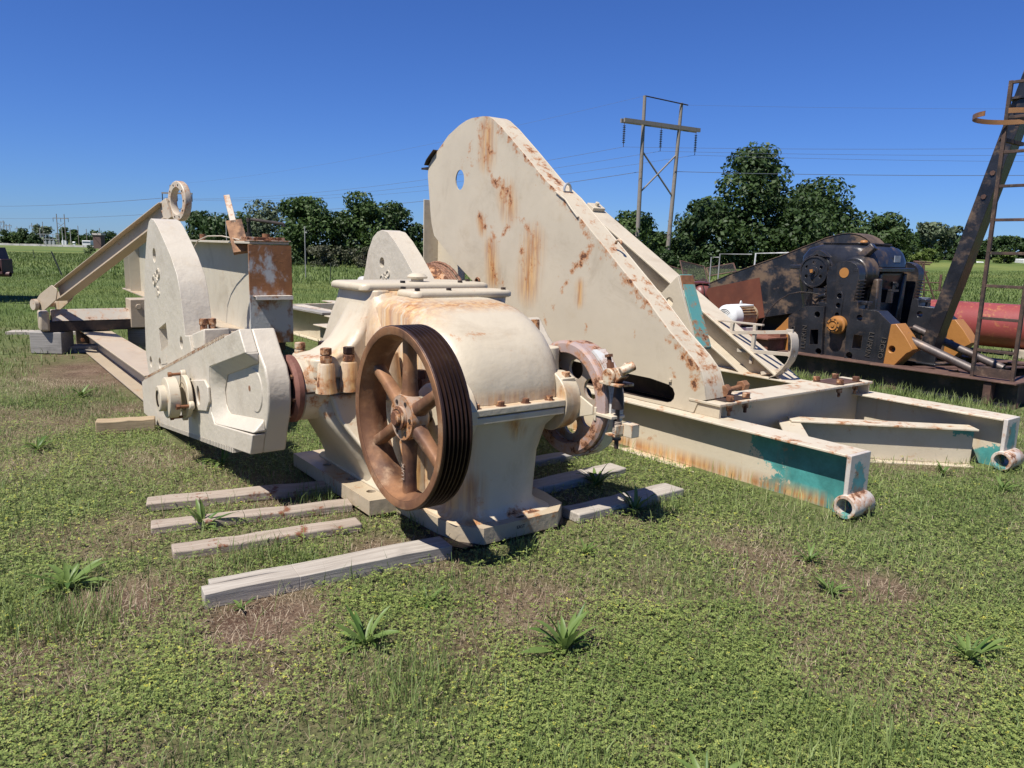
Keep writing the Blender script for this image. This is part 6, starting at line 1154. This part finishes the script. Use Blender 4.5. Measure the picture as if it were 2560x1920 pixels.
for k, a in enumerate([('big leafy rosette weed on the bare ground at the left', -2.04, 3.31, .19, 20, .6), ('leafy weed on the grass below the nearest timber', -.57, 2.87, .16, 15, .7), ('upright leafy weed in the lower middle of the grass', .24, 2.84, .19, 14, 1.1), ('small weed just right of the end of the nearest timber', -.36, 3.24, .10, 8, .8), ('upright dock weed between the second and third timbers', -1.74, 4.12, .17, 12, 1.1),
    ('dark thistle like weed beside the nearest right hand timber', .79, 4.55, .17, 14, .9), ('tall weed in the shade between the two right hand timbers', .60, 5.08, .18, 14, 1.1), ('weed right of the gear reducer foot', .42, 3.88, .10, 12, .8), ('small weed left of the nearest timber end, on bare soil', -1.18, 3.15, .07, 8, .6), ('weed in front of the pipe end of the front runner', 1.62, 3.85, .11, 12, .8),
    ('broad weed in the lower right part of the grass', 1.9, 2.88, .16, 12, .7), ('weed on the open grass right of centre', 1.57, 3.46, .12, 10, .8), ('weed at the right edge of the grass, low down', 2.02, 2.32, .17, 12, .7), ('weed at the bottom of the frame, right of centre', .62, 2.05, .13, 9, .8), ('weed by the right edge, below the second pipe end', 3.5, 5.2, .13, 12, .8), ('weed between the two runners of the base skid', 3.3, 5.6, .12, 10, .9),
    ('weed in the grass left of the crank', -3.6, 5.6, .15, 12, .8), ('weed beside the bare patch at the left', -4.4, 7.6, .17, 12, .9), ('weed under the crank, near its shadow edge', -2.1, 5.35, .16, 11, 1.0)]): weed(*a, 100+k)
# ------------------------------------------------------------------ turf
def off(f): return lambda x, y: np.where(on_board(x, y), 0, f(x, y))
gmask = lambda x, y: np.clip(1-1.15*bare(x, y), 0, 1)
blades('grass', 60000, (1.35, 3.6), (.02, .075), (.002, .004), (.2, 1.1), M_grass, off(lambda x, y: gmask(x, y)*(.35+.65*sm(vn.fbm(x, y, 1.6), .3, .6))), seed=31)
blades('grass', 200000, (3.3, 9.5), (.022, .085), (.0022, .0048), (.2, 1.1), M_grass, off(lambda x, y: gmask(x, y)*(.35+.65*sm(vn.fbm(x, y, 1.6), .3, .65))), seed=21)
cmask = lambda x, y: gmask(x, y)*np.clip(sm(vn2.fbm(x, y, .9), .25, .5)*(1.35-.13*y)+.12, 0, 1)
leaflets('clover', 100000, (1.35, 3.3), (.005, .0105), (.004, .042), M_clover, off(cmask), seed=22)
leaflets('clover', 130000, (3.1, 7.5), (.006, .014), (.004, .04), M_clover, off(cmask), seed=32)
blades('straw', 150000, (1.35, 8.5), (.02, .07), (.0012, .0028), (1.2, 1.5), M_straw, off(lambda x, y: np.clip(.22+1.0*bare(x, y)*(.3+vn.fbm(x, y, 3.)), 0, 1)), seed=23, flat_=True)
TUFT = [(-1.96, 2.97, .22), (-1.25, 3.68, .14), (-.95, 3.62, .13), (-2.3, 3.05, .15), (-1.75, 2.95, .12), (-.35, 2.55, .2), (.9, 1.95, .25), (1.2, 2.3, .2), (-.9, 1.9, .2), (.2, 2.0, .2), (-.1, 4.0, .06), (.1, 3.84, .06), (1.05, 4.6, .1), (-1.2, 4.65, .12), (-.55, 4.2, .05)]
def tden(x, y): return np.clip(sum(np.exp(-((x-a)**2+(y-b_)**2)/(r_*r_)) for a, b_, r_ in TUFT), 0, 1)
blades('tall_grass', 190000, (1.35, 5.2), (.06, .17), (.0022, .0045), (.15, .8), M_grass, off(lambda x, y: np.clip(.5*tden(x, y)+.014, 0, 1)), seed=24, tone=(.15, .85))
# taller growth along the foot of the runners and skids
def along(u0, w0, w1, r_): 
    def f(x, y): u, w = to_uw(x, y); return np.exp(-((u-u0)/r_)**2)*((w > w0) & (w < w1))
    return f
fr1, fr2, fr3, fr4 = along(4.34, 2.4, 7.5, .05), along(6.42, 2.3, 4.2, .08), along(9.15, 3.2, 9, .28), along(5.6, 2.5, 3.4, .35)
blades('skid_grass', 420000, (4.3, 12.5), (.05, .17), (.003, .006), (.1, .7), M_grass, lambda x, y: np.clip(.5*fr1(x, y)+.6*fr2(x, y)+.75*fr3(x, y), 0, 1)*.55, seed=25, tone=(.3, 1))
blades('meadow_grass', 210000, (8.5, 34), (.05, .15), (.006, .014), (.2, 1.0), M_mead, lambda x, y: gmask(x, y)*(.4+.6*vn.fbm(x, y, .5)), seed=26)

blades('meadow_grass', 150000, (30, 80), (.10, .28), (.02, .05), (.2, 1.0), M_mead, lambda x, y: (.35+.65*vn.fbm(x, y, .25)), seed=27)
